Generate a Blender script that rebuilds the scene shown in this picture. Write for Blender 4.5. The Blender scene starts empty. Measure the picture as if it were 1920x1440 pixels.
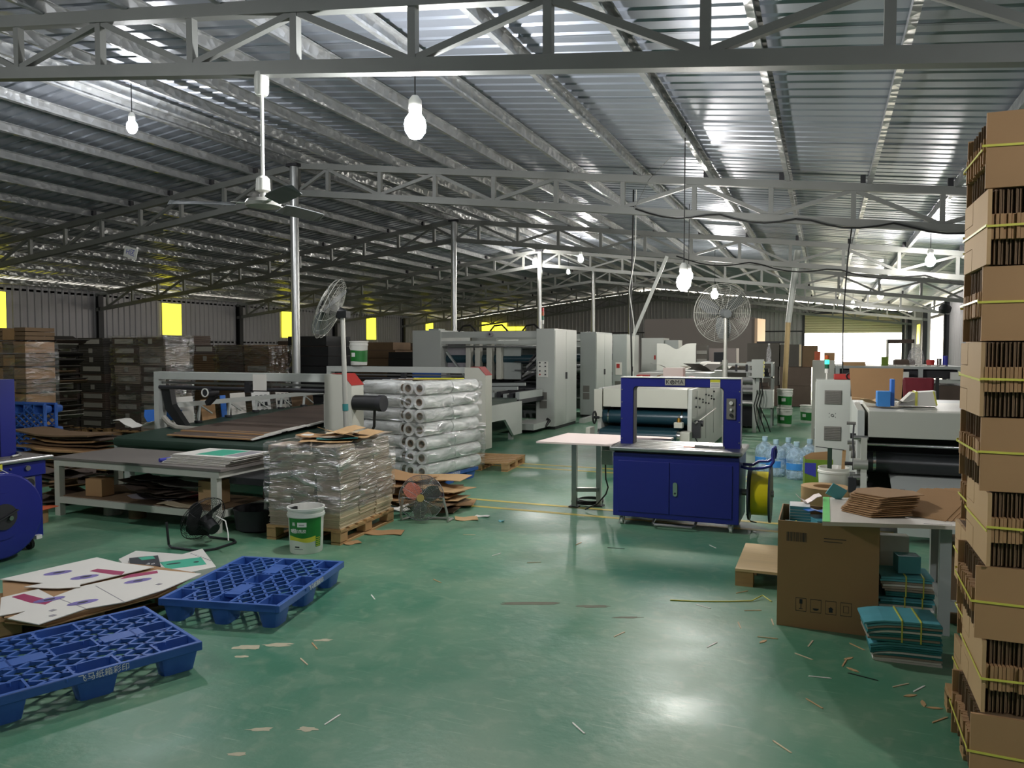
import bpy, bmesh, math, random
from mathutils import Vector, Matrix
PI = math.pi
RND = random.Random(11)
scene = bpy.context.scene
COL = scene.collection

# ---------------------------------------------------------------- camera
cam_data = bpy.data.cameras.new('camera')
cam_data.sensor_fit = 'HORIZONTAL'
cam_data.sensor_width = 36.0
cam_data.lens = 27.02
cam_data.clip_end = 300
cam = bpy.data.objects.new('camera', cam_data)
COL.objects.link(cam)
cam.location = (0, 0, 1.65)
cam.rotation_euler = (math.radians(90 - 2.54), 0, math.radians(22.17))
scene.camera = cam

# ---------------------------------------------------------------- world, exposure
world = bpy.data.worlds.new('hazy_sky')
scene.world = world
world.use_nodes = True
bg = world.node_tree.nodes['Background']
bg.inputs[0].default_value = (1.0, 0.93, 0.80, 1)
bg.inputs[1].default_value = 12.0
vs = scene.view_settings
vs.view_transform = 'Standard'
vs.look = 'None'
vs.gamma = 1.0
vs.use_curve_mapping = False
vs.exposure = -0.05
cy = scene.cycles
cy.max_bounces = 6
cy.diffuse_bounces = 3
cy.glossy_bounces = 3
cy.transmission_bounces = 3
cy.transparent_max_bounces = 8
cy.caustics_reflective = False
cy.caustics_refractive = False
cy.adaptive_threshold = 0.025

# ---------------------------------------------------------------- materials
def lin(c):
    c = c / 255.0
    return c / 12.92 if c <= 0.04045 else ((c + 0.055) / 1.055) ** 2.4

def rgb(*c, k=1.0):
    return tuple(min(1, lin(v) * k) for v in c) + (1,)

MATS = {}
def M(name, c, rough=0.5, metal=0.0, var=0.15, scale=6.0, bump=0.0, bscale=40.0, rnd=0.0, spec=0.5, stretch=(1, 1, 1)):
    m = bpy.data.materials.new(name)
    MATS[name] = m
    m.use_nodes = True
    nt = m.node_tree
    b = nt.nodes['Principled BSDF']
    b.inputs['Roughness'].default_value = rough
    b.inputs['Metallic'].default_value = metal
    b.inputs['Specular IOR Level'].default_value = spec
    base = rgb(*c)
    tc = nt.nodes.new('ShaderNodeTexCoord')
    mp = nt.nodes.new('ShaderNodeMapping')
    mp.inputs['Scale'].default_value = stretch
    nt.links.new(tc.outputs['Object'], mp.inputs[0])
    n = nt.nodes.new('ShaderNodeTexNoise')
    n.inputs['Scale'].default_value = scale
    n.inputs['Detail'].default_value = 5
    nt.links.new(mp.outputs[0], n.inputs['Vector'])
    mx = nt.nodes.new('ShaderNodeMix'); mx.data_type = 'RGBA'
    mx.inputs[6].default_value = tuple(v * (1 - var) for v in base[:3]) + (1,)
    mx.inputs[7].default_value = tuple(min(1, v * (1 + var)) for v in base[:3]) + (1,)
    nt.links.new(n.outputs['Fac'], mx.inputs[0])
    out = mx.outputs[2]
    if rnd:
        oi = nt.nodes.new('ShaderNodeObjectInfo')
        hs = nt.nodes.new('ShaderNodeHueSaturation')
        mr = nt.nodes.new('ShaderNodeMapRange')
        mr.inputs[3].default_value = 1 - rnd; mr.inputs[4].default_value = 1 + rnd
        nt.links.new(oi.outputs['Random'], mr.inputs[0])
        nt.links.new(mr.outputs[0], hs.inputs['Value'])
        nt.links.new(out, hs.inputs['Color'])
        out = hs.outputs[0]
    nt.links.new(out, b.inputs['Base Color'])
    if bump:
        n2 = nt.nodes.new('ShaderNodeTexNoise')
        n2.inputs['Scale'].default_value = bscale; n2.inputs['Detail'].default_value = 4
        nt.links.new(mp.outputs[0], n2.inputs['Vector'])
        bp = nt.nodes.new('ShaderNodeBump')
        bp.inputs['Strength'].default_value = bump; bp.inputs['Distance'].default_value = 0.01
        nt.links.new(n2.outputs['Fac'], bp.inputs['Height'])
        nt.links.new(bp.outputs[0], b.inputs['Normal'])
    return m

def emis(name, c, strength):
    m = bpy.data.materials.new(name); MATS[name] = m
    m.use_nodes = True
    b = m.node_tree.nodes['Principled BSDF']
    b.inputs['Base Color'].default_value = rgb(*c)
    b.inputs['Emission Color'].default_value = rgb(*c)
    b.inputs['Emission Strength'].default_value = strength
    return m

M('roof_metal', (158, 164, 174), 0.36, 0.5, 0.12, 1.2, 0.08, 9, stretch=(0.3, 1, 1))
M('purlin_metal', (176, 178, 178), 0.30, 0.6, 0.15, 3.0)
M('truss_paint', (124, 126, 122), 0.5, 0.25, 0.16, 3.0, 0.05)
M('column_metal', (178, 180, 178), 0.32, 0.75, 0.12, 3.0)
M('wall_metal', (158, 156, 158), 0.55, 0.25, 0.12, 0.8)
M('dark_steel', (52, 52, 55), 0.55, 0.4, 0.2, 5)
M('black_rubber', (26, 27, 28), 0.55, 0, 0.2, 8)
M('black_cable', (22, 22, 22), 0.5, 0, 0.1, 8)
M('machine_grey', (186, 190, 184), 0.42, 0, 0.06, 2.2, 0.02, 60)
M('machine_grey_b', (168, 174, 170), 0.42, 0, 0.07, 2.2)
M('machine_cream', (196, 196, 184), 0.45, 0, 0.06, 2.0, 0.02, 60)
M('vent_grey', (120, 118, 112), 0.6, 0.1, 0.1, 20)
M('chrome', (205, 205, 205), 0.16, 1.0, 0.05, 10)
M('steel', (165, 165, 162), 0.3, 0.9, 0.12, 14)
M('royal_blue', (34, 40, 124), 0.33, 0, 0.08, 4)
M('deep_blue', (20, 32, 122), 0.35, 0, 0.08, 4)
M('pallet_blue', (54, 96, 172), 0.42, 0, 0.16, 7, 0.03, 60)
M('pallet_blue_dark', (34, 58, 112), 0.5, 0, 0.2, 5)
M('strap_yellow', (222, 205, 20), 0.30, 0, 0.06, 3)
M('strap_lemon', (214, 210, 90), 0.35, 0, 0.05, 3)
M('navy_disc', (48, 52, 66), 0.4, 0.1, 0.1, 6)
M('white_plastic', (226, 226, 218), 0.38, 0, 0.04, 6)
M('white_paper', (224, 221, 212), 0.6, 0, 0.04, 4, rnd=0.04)
M('pink_paper', (226, 208, 200), 0.55, 0, 0.05, 2)
M('label_green', (30, 120, 46), 0.4, 0, 0.22, 9)
M('label_yellow', (205, 200, 60), 0.4, 0, 0.15, 9)
M('print_dark', (40, 42, 48), 0.6, 0, 0.1, 9)
M('print_white', (236, 236, 232), 0.6, 0, 0.02, 9)
M('print_purple', (118, 106, 168), 0.6, 0, 0.5, 18)
M('print_magenta', (158, 42, 88), 0.55, 0, 0.1, 9)
M('print_teal', (62, 172, 140), 0.5, 0, 0.05, 9)
M('print_grey', (150, 146, 150), 0.6, 0, 0.2, 9)
M('print_blue', (60, 64, 170), 0.6, 0, 0.1, 9)
M('teal_paper', (92, 168, 178), 0.5, 0, 0.22, 9, rnd=0.15)
M('teal_dark', (44, 118, 118), 0.5, 0, 0.2, 9, rnd=0.15)
M('kraft', (168, 131, 90), 0.72, 0, 0.08, 5, 0.03, 70, rnd=0.08)
M('kraft_light', (188, 154, 110), 0.72, 0, 0.08, 5, 0.03, 70, rnd=0.08)
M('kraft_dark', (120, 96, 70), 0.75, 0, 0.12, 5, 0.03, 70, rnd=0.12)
M('kraft_pale', (206, 188, 156), 0.7, 0, 0.1, 9, rnd=0.1)
M('board_grey', (166, 152, 134), 0.7, 0, 0.14, 8, rnd=0.16)
M('board_brown', (88, 74, 64), 0.72, 0, 0.15, 5, rnd=0.18)
M('board_charcoal', (72, 68, 62), 0.72, 0, 0.15, 5, rnd=0.2)
M('sticker_grey', (168, 164, 152), 0.6, 0, 0.1, 14, rnd=0.15)
M('wood', (178, 142, 96), 0.65, 0, 0.22, 4, 0.06, 30, rnd=0.1, stretch=(1, 8, 8))
M('wood_pale', (212, 184, 138), 0.6, 0, 0.14, 3, 0.04, 30, stretch=(1, 6, 6))
M('bamboo', (190, 164, 116), 0.5, 0, 0.12, 9)
M('belt_green', (36, 58, 46), 0.5, 0, 0.2, 3, 0.03, 50)
M('roller_teal', (32, 62, 72), 0.3, 0, 0.1, 6)
M('roller_black', (44, 46, 48), 0.33, 0, 0.12, 6)
M('tabletop_grey', (120, 114, 108), 0.4, 0, 0.14, 2.0)
M('tabletop_white', (222, 214, 200), 0.5, 0, 0.05, 2.2)
M('green_tape', (120, 226, 120), 0.5, 0, 0.1, 6)
M('red_paint', (168, 46, 40), 0.5, 0, 0.1, 6)
M('red_bag', (196, 52, 44), 0.5, 0, 0.15, 8)
M('orange_blade', (196, 104, 76), 0.4, 0, 0.05, 6)
M('orange', (196, 92, 52), 0.5, 0, 0.1, 6)
M('chair_red', (122, 30, 44), 0.6, 0, 0.12, 12)
M('bright_blue', (48, 116, 206), 0.5, 0, 0.08, 6)
M('sky_blue_box', (62, 140, 214), 0.5, 0, 0.1, 10)
M('lime_box', (112, 140, 40), 0.55, 0, 0.2, 9)
M('line_yellow', (196, 178, 84), 0.5, 0, 0.3, 7)
M('dirt_brown', (104, 104, 84), 0.7, 0, 0.3, 12)
M('chip_beige', (186, 178, 150), 0.7, 0, 0.15, 20)
M('partition', (138, 128, 124), 0.65, 0, 0.05, 0.6)
M('partition_lit_side', (224, 190, 160), 0.6, 0, 0.05, 2)  # right side of the partition, its light put into a paler, warmer colour
M('shutter', (206, 196, 160), 0.5, 0.2, 0.05, 2)
M('brown_lacquer', (96, 66, 50), 0.5, 0, 0.1, 6)
M('gold', (206, 184, 110), 0.35, 0.6, 0.1, 20)
M('brass', (170, 130, 60), 0.3, 0.9, 0.1, 9)
M('concrete', (190, 184, 172), 0.8, 0, 0.12, 1.5)
M('fan_grey', (172, 172, 164), 0.4, 0.4, 0.1, 9)
M('blade_grey', (96, 100, 100), 0.4, 0.1, 0.1, 9)
emis('window_yellow', (255, 242, 62), 2.6)
emis('bulb_light', (250, 250, 252), 800.0)
emis('bulb_far', (255, 250, 244), 520.0)
emis('signal_green', (40, 240, 150), 5.0)
M('signal_off_green', (30, 96, 70), 0.3)
M('signal_amber', (190, 90, 40), 0.3)
M('signal_red', (190, 30, 34), 0.3)

def film_mat(name, lo, hi, scale, stretch, tint=(0.9, 0.9, 0.92), gloss=False):
    m = bpy.data.materials.new(name); MATS[name] = m
    m.use_nodes = True
    nt = m.node_tree
    for n in list(nt.nodes): nt.nodes.remove(n)
    out = nt.nodes.new('ShaderNodeOutputMaterial')
    mix = nt.nodes.new('ShaderNodeMixShader')
    tr = nt.nodes.new('ShaderNodeBsdfTransparent')
    if gloss:
        pr = nt.nodes.new('ShaderNodeBsdfGlossy')
        pr.inputs['Color'].default_value = tint + (1,)
        pr.inputs['Roughness'].default_value = 0.16
    else:
        pr = nt.nodes.new('ShaderNodeBsdfPrincipled')
        pr.inputs['Base Color'].default_value = tint + (1,)
        pr.inputs['Roughness'].default_value = 0.2
    tc = nt.nodes.new('ShaderNodeTexCoord')
    mp = nt.nodes.new('ShaderNodeMapping')
    mp.inputs['Scale'].default_value = stretch
    mp.inputs['Rotation'].default_value = (0.25, 0.35, 0.1)
    nz = nt.nodes.new('ShaderNodeTexNoise')
    nz.inputs['Scale'].default_value = scale
    nz.inputs['Detail'].default_value = 6
    nz.inputs['Distortion'].default_value = 1.2
    nt.links.new(tc.outputs['Object'], mp.inputs[0])
    nt.links.new(mp.outputs[0], nz.inputs['Vector'])
    bp = nt.nodes.new('ShaderNodeBump')
    bp.inputs['Strength'].default_value = 0.9; bp.inputs['Distance'].default_value = 0.05
    nt.links.new(nz.outputs['Fac'], bp.inputs['Height'])
    nt.links.new(bp.outputs[0], pr.inputs['Normal'])
    mr = nt.nodes.new('ShaderNodeMapRange')
    mr.inputs[1].default_value = 0.42; mr.inputs[2].default_value = 0.75
    mr.inputs[3].default_value = lo; mr.inputs[4].default_value = hi
    nt.links.new(nz.outputs['Fac'], mr.inputs[0])
    nt.links.new(mr.outputs[0], mix.inputs[0])
    nt.links.new(tr.outputs[0], mix.inputs[1])
    nt.links.new(pr.outputs[0], mix.inputs[2])
    nt.links.new(mix.outputs[0], out.inputs[0])
    return m
film_mat('stretch_film', 0.14, 0.72, 3.2, (1, 1, 3.2), gloss=True)
film_mat('stretch_film_far', 0.10, 0.55, 3.0, (1, 1, 3.0), gloss=True)
film_mat('film_roll', 0.80, 0.97, 2.5, (1, 1, 1), (0.84, 0.86, 0.83))
film_mat('bottle_film', 0.30, 0.75, 9.0, (1, 1, 1), (0.55, 0.75, 0.95))
film_mat('clear_pet', 0.15, 0.5, 20.0, (1, 1, 1))

def floor_mat():
    m = bpy.data.materials.new('green_floor'); MATS['green_floor'] = m
    m.use_nodes = True
    nt = m.node_tree
    b = nt.nodes['Principled BSDF']
    tc = nt.nodes.new('ShaderNodeTexCoord')
    def noise(sc, det, mp=None, dist=0.0):
        n = nt.nodes.new('ShaderNodeTexNoise')
        n.inputs['Scale'].default_value = sc; n.inputs['Detail'].default_value = det
        n.inputs['Distortion'].default_value = dist
        nt.links.new((mp or tc).outputs[0 if mp else 'Object'], n.inputs['Vector'])
        return n
    def mix(fac, a, c):
        x = nt.nodes.new('ShaderNodeMix'); x.data_type = 'RGBA'
        nt.links.new(fac, x.inputs[0])
        for i, v in ((6, a), (7, c)):
            if isinstance(v, tuple): x.inputs[i].default_value = v
            else: nt.links.new(v, x.inputs[i])
        return x.outputs[2]
    def ramp(src, lo, hi, a=0.0, c=1.0):
        r = nt.nodes.new('ShaderNodeMapRange')
        r.inputs[1].default_value = lo; r.inputs[2].default_value = hi
        r.inputs[3].default_value = a; r.inputs[4].default_value = c
        nt.links.new(src, r.inputs[0]); return r.outputs[0]
    big = noise(0.45, 6, dist=0.6)
    col = mix(ramp(big.outputs[0], 0.35, 0.68), rgb(62, 124, 96), rgb(92, 142, 112))
    # dusty, worn traffic marks
    dust = noise(1.3, 9, dist=0.4)
    col = mix(ramp(dust.outputs[0], 0.40, 0.80, 0, 0.55), col, rgb(146, 160, 130))
    dark = noise(1.7, 9, dist=0.3)
    col = mix(ramp(dark.outputs[0], 0.55, 0.85, 0, 0.35), col, rgb(66, 96, 82))
    scuff = noise(9, 8, dist=0.6)
    col = mix(ramp(scuff.outputs[0], 0.52, 0.75, 0, 0.30), col, rgb(158, 172, 146))
    # long fine scratches in several directions
    for ang, sc, lo in ((0.3, 3.0, 0.66), (1.2, 2.4, 0.67), (2.2, 3.4, 0.68)):
        mp = nt.nodes.new('ShaderNodeMapping')
        mp.inputs['Rotation'].default_value = (0, 0, ang)
        mp.inputs['Scale'].default_value = (1.0, 26.0, 1.0)
        nt.links.new(tc.outputs['Object'], mp.inputs[0])
        s = noise(sc, 3, mp)
        col = mix(ramp(s.outputs[0], lo, lo + 0.06, 0, 0.35), col, rgb(166, 186, 158))
    nt.links.new(col, b.inputs['Base Color'])
    nt.links.new(ramp(dust.outputs[0], 0.3, 0.70, 0.30, 0.52), b.inputs['Roughness'])
    bp = nt.nodes.new('ShaderNodeBump')
    bp.inputs['Strength'].default_value = 0.12; bp.inputs['Distance'].default_value = 0.02
    fine = noise(16, 6)
    nt.links.new(fine.outputs[0], bp.inputs['Height'])
    nt.links.new(bp.outputs[0], b.inputs['Normal'])
floor_mat()

def purlin_emboss():
    nt = MATS['purlin_metal'].node_tree
    b = nt.nodes['Principled BSDF']
    tc = nt.nodes.new('ShaderNodeTexCoord')
    vo = nt.nodes.new('ShaderNodeTexVoronoi'); vo.inputs['Scale'].default_value = 9.0
    bp = nt.nodes.new('ShaderNodeBump')
    bp.inputs['Strength'].default_value = 0.7; bp.inputs['Distance'].default_value = 0.03
    nt.links.new(tc.outputs['Object'], vo.inputs['Vector'])
    nt.links.new(vo.outputs['Distance'], bp.inputs['Height'])
    nt.links.new(bp.outputs[0], b.inputs['Normal'])
purlin_emboss()

# ---------------------------------------------------------------- mesh helpers
class MB:
    def __init__(s):
        s.v = []; s.f = []; s.m = []; s.mi = 0
    def add(s, verts, faces, mat=None):
        o = len(s.v)
        s.v += [tuple(p) for p in verts]
        s.f += [tuple(i + o for i in f) for f in faces]
        s.m += [s.mi if mat is None else mat] * len(faces)
        return s
    def box(s, x0, y0, z0, x1, y1, z1, mat=None):
        v = [(x0, y0, z0), (x1, y0, z0), (x1, y1, z0), (x0, y1, z0), (x0, y0, z1), (x1, y0, z1), (x1, y1, z1), (x0, y1, z1)]
        return s.add(v, [(0, 3, 2, 1), (4, 5, 6, 7), (0, 1, 5, 4), (1, 2, 6, 5), (2, 3, 7, 6), (3, 0, 4, 7)], mat)
    def cbox(s, cx, cy, cz, sx, sy, sz, rz=0.0, mat=None):
        c, n = math.cos(rz), math.sin(rz)
        v = []
        for dz in (-1, 1):
            for dx, dy in ((-1, -1), (1, -1), (1, 1), (-1, 1)):
                x, y = dx * sx / 2, dy * sy / 2
                v.append((cx + x * c - y * n, cy + x * n + y * c, cz + dz * sz / 2))
        return s.add(v, [(0, 3, 2, 1), (4, 5, 6, 7), (0, 1, 5, 4), (1, 2, 6, 5), (2, 3, 7, 6), (3, 0, 4, 7)], mat)
    def frame(s, p0, p1):
        d = (Vector(p1) - Vector(p0)); L = d.length; d.normalize()
        a = Vector((0, 0, 1)) if abs(d.z) < 0.95 else Vector((0, 1, 0))
        x = d.cross(a).normalized(); y = x.cross(d).normalized()
        return d, x, y, L
    def bar(s, p0, p1, w, h=None, mat=None):
        h = h or w
        d, x, y, L = s.frame(p0, p1)
        v = []
        for P in (Vector(p0), Vector(p1)):
            for a, b in ((-1, -1), (1, -1), (1, 1), (-1, 1)):
                v.append(P + x * a * w / 2 + y * b * h / 2)
        return s.add(v, [(0, 3, 2, 1), (4, 5, 6, 7), (0, 1, 5, 4), (1, 2, 6, 5), (2, 3, 7, 6), (3, 0, 4, 7)], mat)
    def cyl(s, p0, p1, r, n=12, r2=None, mat=None, caps=True):
        d, x, y, L = s.frame(p0, p1)
        r2 = r if r2 is None else r2
        v = []
        for P, q in ((Vector(p0), r), (Vector(p1), r2)):
            for i in range(n):
                a = 2 * PI * i / n
                v.append(P + x * math.cos(a) * q + y * math.sin(a) * q)
        f = [(i, (i + 1) % n, n + (i + 1) % n, n + i) for i in range(n)]
        if caps: f += [tuple(range(n))[::-1], tuple(range(n, 2 * n))]
        return s.add(v, f, mat)
    def pipe(s, p0, p1, r, ri, n=16, mat=None):
        d, x, y, L = s.frame(p0, p1)
        v = []
        for P in (Vector(p0), Vector(p1)):
            for q in (r, ri):
                for i in range(n):
                    a = 2 * PI * i / n
                    v.append(P + x * math.cos(a) * q + y * math.sin(a) * q)
        f = []
        for i in range(n):
            j = (i + 1) % n
            f += [(i, j, 2 * n + j, 2 * n + i), (n + j, n + i, 3 * n + i, 3 * n + j), (j, i, n + i, n + j), (2 * n + i, 2 * n + j, 3 * n + j, 3 * n + i)]
        return s.add(v, f, mat)
    def tube(s, pts, r, n=6, mat=None, closed=False):
        P = [Vector(p) for p in pts]
        k = len(P); v = []; prev = None
        for i in range(k):
            a = P[(i - 1) % k] if (i > 0 or closed) else P[i]
            b = P[(i + 1) % k] if (i < k - 1 or closed) else P[i]
            d = (b - a).normalized()
            if prev is None:
                u = Vector((0, 0, 1)) if abs(d.z) < 0.9 else Vector((1, 0, 0))
                x = d.cross(u).normalized()
            else:
                x = (prev - d * prev.dot(d)).normalized()
            prev = x; y = d.cross(x)
            for j in range(n):
                t = 2 * PI * j / n
                v.append(P[i] + x * math.cos(t) * r + y * math.sin(t) * r)
        f = []
        for i in range(k if closed else k - 1):
            i2 = (i + 1) % k
            for j in range(n):
                j2 = (j + 1) % n
                f.append((i * n + j, i * n + j2, i2 * n + j2, i2 * n + j))
        if not closed: f += [tuple(range(n))[::-1], tuple(range((k - 1) * n, k * n))]
        return s.add(v, f, mat)
    def lathe(s, prof, n=20, c=(0, 0, 0), mat=None, caps=True):
        v = []
        for r, z in prof:
            for i in range(n):
                a = 2 * PI * i / n
                v.append((c[0] + r * math.cos(a), c[1] + r * math.sin(a), c[2] + z))
        f = []
        for k in range(len(prof) - 1):
            for i in range(n):
                j = (i + 1) % n
                f.append((k * n + i, k * n + j, (k + 1) * n + j, (k + 1) * n + i))
        if caps:
            f += [tuple(range(n))[::-1], tuple(range((len(prof) - 1) * n, len(prof) * n))]
        return s.add(v, f, mat)
    def prism(s, poly, a, b, ax='z', mat=None):
        n = len(poly)
        def P(p, t):
            return (p[0], p[1], t) if ax == 'z' else ((p[0], t, p[1]) if ax == 'y' else (t, p[0], p[1]))
        v = [P(p, a) for p in poly] + [P(p, b) for p in poly]
        f = [tuple(range(n))[::-1], tuple(range(n, 2 * n))] + [(i, (i + 1) % n, n + (i + 1) % n, n + i) for i in range(n)]
        return s.add(v, f, mat)
    def ring(s, c, ux, uy, R, r, n=32, m=5, mat=None):
        c = Vector(c); ux = Vector(ux); uy = Vector(uy)
        return s.tube([c + ux * (R * math.cos(2 * PI * i / n)) + uy * (R * math.sin(2 * PI * i / n)) for i in range(n)], r, m, mat, closed=True)
    def mesh(s, name, mats, smooth=False):
        me = bpy.data.meshes.new(name)
        me.from_pydata(s.v, [], s.f)
        if isinstance(mats, str): mats = [mats]
        for m in mats: me.materials.append(MATS[m])
        if len(mats) > 1: me.polygons.foreach_set('material_index', s.m)
        bm = bmesh.new(); bm.from_mesh(me)
        bmesh.ops.recalc_face_normals(bm, faces=bm.faces)
        bm.to_mesh(me); bm.free()
        if smooth:
            me.polygons.foreach_set('use_smooth', [True] * len(me.polygons))
            me.set_sharp_from_angle(angle=0.7)
        me.update()
        return me
    def build(s, name, mats, parent=None, loc=(0, 0, 0), rz=0.0, smooth=False, bevel=0.0, rot=None):
        o = put(name, s.mesh(name, mats, smooth), parent, loc, rz, rot)
        if bevel:
            md = o.modifiers.new('bevel', 'BEVEL'); md.width = bevel; md.segments = 2
            md.limit_method = 'ANGLE'
        return o

def put(name, me, parent=None, loc=(0, 0, 0), rz=0.0, rot=None):
    o = bpy.data.objects.new(name, me)
    COL.objects.link(o)
    o.parent = parent
    o.location = loc
    o.rotation_euler = rot if rot else (0, 0, rz)
    return o

def tag(o, label, cat, group=None):
    o['label'] = label; o['category'] = cat
    if group: o['group'] = group
    return o

def struct(o, label=None):
    o['kind'] = 'structure'
    if label: o['label'] = label
    return o

def thing(name, label, cat, loc=(0, 0, 0), rz=0.0, group=None, rot=None):
    o = bpy.data.objects.new(name, None)
    o.empty_display_size = 0.1
    COL.objects.link(o)
    o.location = loc
    o.rotation_euler = rot if rot else (0, 0, rz)
    return tag(o, label, cat, group)

def copy_tree(o, parent=None):
    c = o.copy(); COL.objects.link(c); c.parent = parent
    for ch in list(o.children): copy_tree(ch, c)
    return c

def text(name, body, size, mat, parent, loc, rot, extrude=0.0006, align='CENTER'):
    cu = bpy.data.curves.new(name, 'FONT')
    cu.body = body; cu.size = size; cu.extrude = extrude
    cu.align_x = align; cu.align_y = 'CENTER'
    t = bpy.data.objects.new(name, cu); COL.objects.link(t)
    dg = bpy.context.evaluated_depsgraph_get()
    me = bpy.data.meshes.new_from_object(t.evaluated_get(dg))
    bpy.data.objects.remove(t); bpy.data.curves.remove(cu)
    me.name = name; me.materials.clear(); me.materials.append(MATS[mat])
    return put(name, me, parent, loc, 0, rot)
UPRIGHT = (PI / 2, 0, 0)           # lettering that faces the camera side (-Y)
# ================================================================ the hall
XR_, HALF, ZR, SL = -8.3, 12.1, 4.75, 0.12      # ridge x, half span, ridge height of the top chord, slope
XL, XRT = XR_ - HALF, XR_ + HALF
YF, YB = -4.0, 41.0
TRUSS_Y = [4.8 + 6 * i for i in range(7)]
def ztop(x): return ZR - SL * abs(x - XR_)      # centre line of the trusses' top chord
def zroof(x): return ztop(x) + 0.20

floor = struct(MB().box(XL - 0.3, YF - 0.3, -0.2, XRT + 0.3, YB + 0.3, 0).build('floor', 'green_floor'))
for y0, x0, x1 in ((7.28, -4.6, 0.6), (7.62, -4.6, 0.6), (9.98, -5.4, -0.6), (10.30, -5.4, -0.6)):
    MB().box(x0, y0, 0.0, x1, y0 + 0.07, 0.002).build('line_marking', 'line_yellow', floor)
struct(MB().box(-40, YB + 0.3, -0.25, 40, YB + 60, -0.05).build('ground_outside', 'concrete'))
struct(MB().box(XRT + 0.3, -30, -0.25, XRT + 40, YB + 0.3, -0.05).build('ground_outside_yard', 'concrete'))

# worn spots where the paint is gone
def blob(cx, cy, rx, ry, rz, n=15):
    p = []
    for i in range(n):
        a = 2 * PI * i / n
        k = RND.uniform(0.55, 1.1)
        x, y = rx * k * math.cos(a), ry * k * math.sin(a)
        p.append((cx + x * math.cos(rz) - y * math.sin(rz), cy + x * math.sin(rz) + y * math.cos(rz)))
    return p
for cx, cy, rx, ry in ((-2.95, 3.33, 0.09, 0.04), (-2.82, 3.42, 0.10, 0.035), (-2.88, 3.22, 0.04, 0.02), (-2.62, 3.58, 0.06, 0.02), (-2.25, 2.62, 0.07, 0.02), (-2.06, 2.70, 0.05, 0.025), (-2.2, 2.42, 0.05, 0.018), (-1.52, 2.38, 0.05, 0.025), (-1.28, 2.45, 0.035, 0.02), (-1.12, 2.35, 0.03, 0.012), (-1.05, 2.05, 0.04, 0.02), (-1.75, 4.62, 0.22, 0.03), (-1.35, 4.72, 0.12, 0.03), (-1.1, 4.6, 0.10, 0.02)):
    MB().prism(blob(cx, cy, rx, ry, 0.4), 0, 0.0008).build('paint_chip', 'chip_beige' if cy < 4 else 'dirt_brown', floor)

# ---- roof: corrugated sheets, one object each, ribs running down the slope
ceiling = struct(MB().bar((XR_, YF, ZR + 0.245), (XR_, YB, ZR + 0.245), 0.40, 0.01).build('ceiling', 'roof_metal'))
PITCH = 0.84
def sheet_mesh(side):
    ys = []
    y = 0.0
    for k in range(4):
        ys += [(y, 0), (y + 0.150, 0), (y + 0.165, 0.018), (y + 0.195, 0.018), (y + 0.210, 0)]
        y += 0.21
    ys = [(0.0, 0.0)] + ys[1:] + [(PITCH + 0.03, -0.006)]
    m = MB(); n = len(ys)
    L = HALF + 0.25
    v = [(0, yy, zz) for yy, zz in ys] + [(side * L, yy, zz - SL * L) for yy, zz in ys]
    m.add(v, [(i, i + 1, n + i + 1, n + i) for i in range(n - 1)])
    return m.mesh('roof_sheet', 'roof_metal')
for side in (-1, 1):
    me = sheet_mesh(side)
    for k in range(54):
        y = YF + k * PITCH
        if y + PITCH > YB + 0.8: break
        put('roof_sheet', me, ceiling, (XR_, y, ZR + 0.215 + (0.004 if k % 2 else 0)))

def purlin_mesh():
    m = MB(); w, h, t = 0.055, 0.13, 0.004
    y0, y1 = YF, YB
    m.box(0, y0, 0, t, y1, h); m.box(t, y0, 0, w, y1, t); m.box(t, y0, h - t, w, y1, h)
    m.box(w - t, y0, t, w, y1, 0.022)
    return m.mesh('purlin', 'purlin_metal')
pm = purlin_mesh()
PX = [XR_ + 0.2, XR_ - 0.2]
for k in range(1, 13):
    PX += [XR_ + k * 0.975 - 0.02, XR_ - k * 0.975 + 0.02]
for x in PX:
    s = 1 if x > XR_ else -1
    put('purlin', pm, ceiling, (x, 0, ztop(x) + 0.05 - (0.012)), 0, (0, SL * s, 0))

# ---- trusses
ORD = ['nearest the camera, crossing the top of the picture', 'second from the camera, over the ceiling fan', 'third from the camera', 'fourth from the camera', 'fifth from the camera', 'sixth from the camera', 'farthest one in front of the end wall']
DZ = 0.45
def web_mesh(p0, p1, w, nm):
    return MB().bar(p0, p1, w).mesh(nm, 'truss_paint')
chord_r = MB().bar((0, 0, 0), (HALF, 0, -SL * HALF), 0.09, 0.10).mesh('chord', 'truss_paint')
chord_l = MB().bar((0, 0, 0), (-HALF, 0, -SL * HALF), 0.09, 0.10).mesh('chord', 'truss_paint')
vert_m = MB().bar((0, 0, -DZ + 0.05), (0, 0, -0.05), 0.06).mesh('upright', 'truss_paint')
def diag(dx, dz):
    return MB().bar((0, 0, 0), (dx, 0, dz), 0.05).mesh('diagonal', 'truss_paint')
dm = {}
for i, ty in enumerate(TRUSS_Y):
    t = thing('roof_truss', 'grey painted steel roof truss, ' + ORD[i], 'truss', (XR_, ty, ZR))
    for me in (chord_r, chord_l):
        put('chord', me, t); put('chord', me, t, (0, 0, -DZ))
    for s in (1, -1):
        xs = [0.0] + [0.60 + k for k in range(12)]
        for k, x in enumerate(xs):
            put('upright', vert_m, t, (s * x, 0, -SL * x))
            if k + 1 < len(xs):
                x2 = xs[k + 1]
                up = (k % 2 == 0)         # starts at the bottom chord and climbs, or the other way
                za = -SL * x - (DZ - 0.05 if up else 0.05)
                zb = -SL * x2 - (0.05 if up else DZ - 0.05)
                key = (s, up, k == 0)
                if key not in dm: dm[key] = diag(s * (x2 - x - 0.06), zb - za)
                put('diagonal', dm[key], t, (s * (x + 0.03), 0.0, za))
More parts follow.
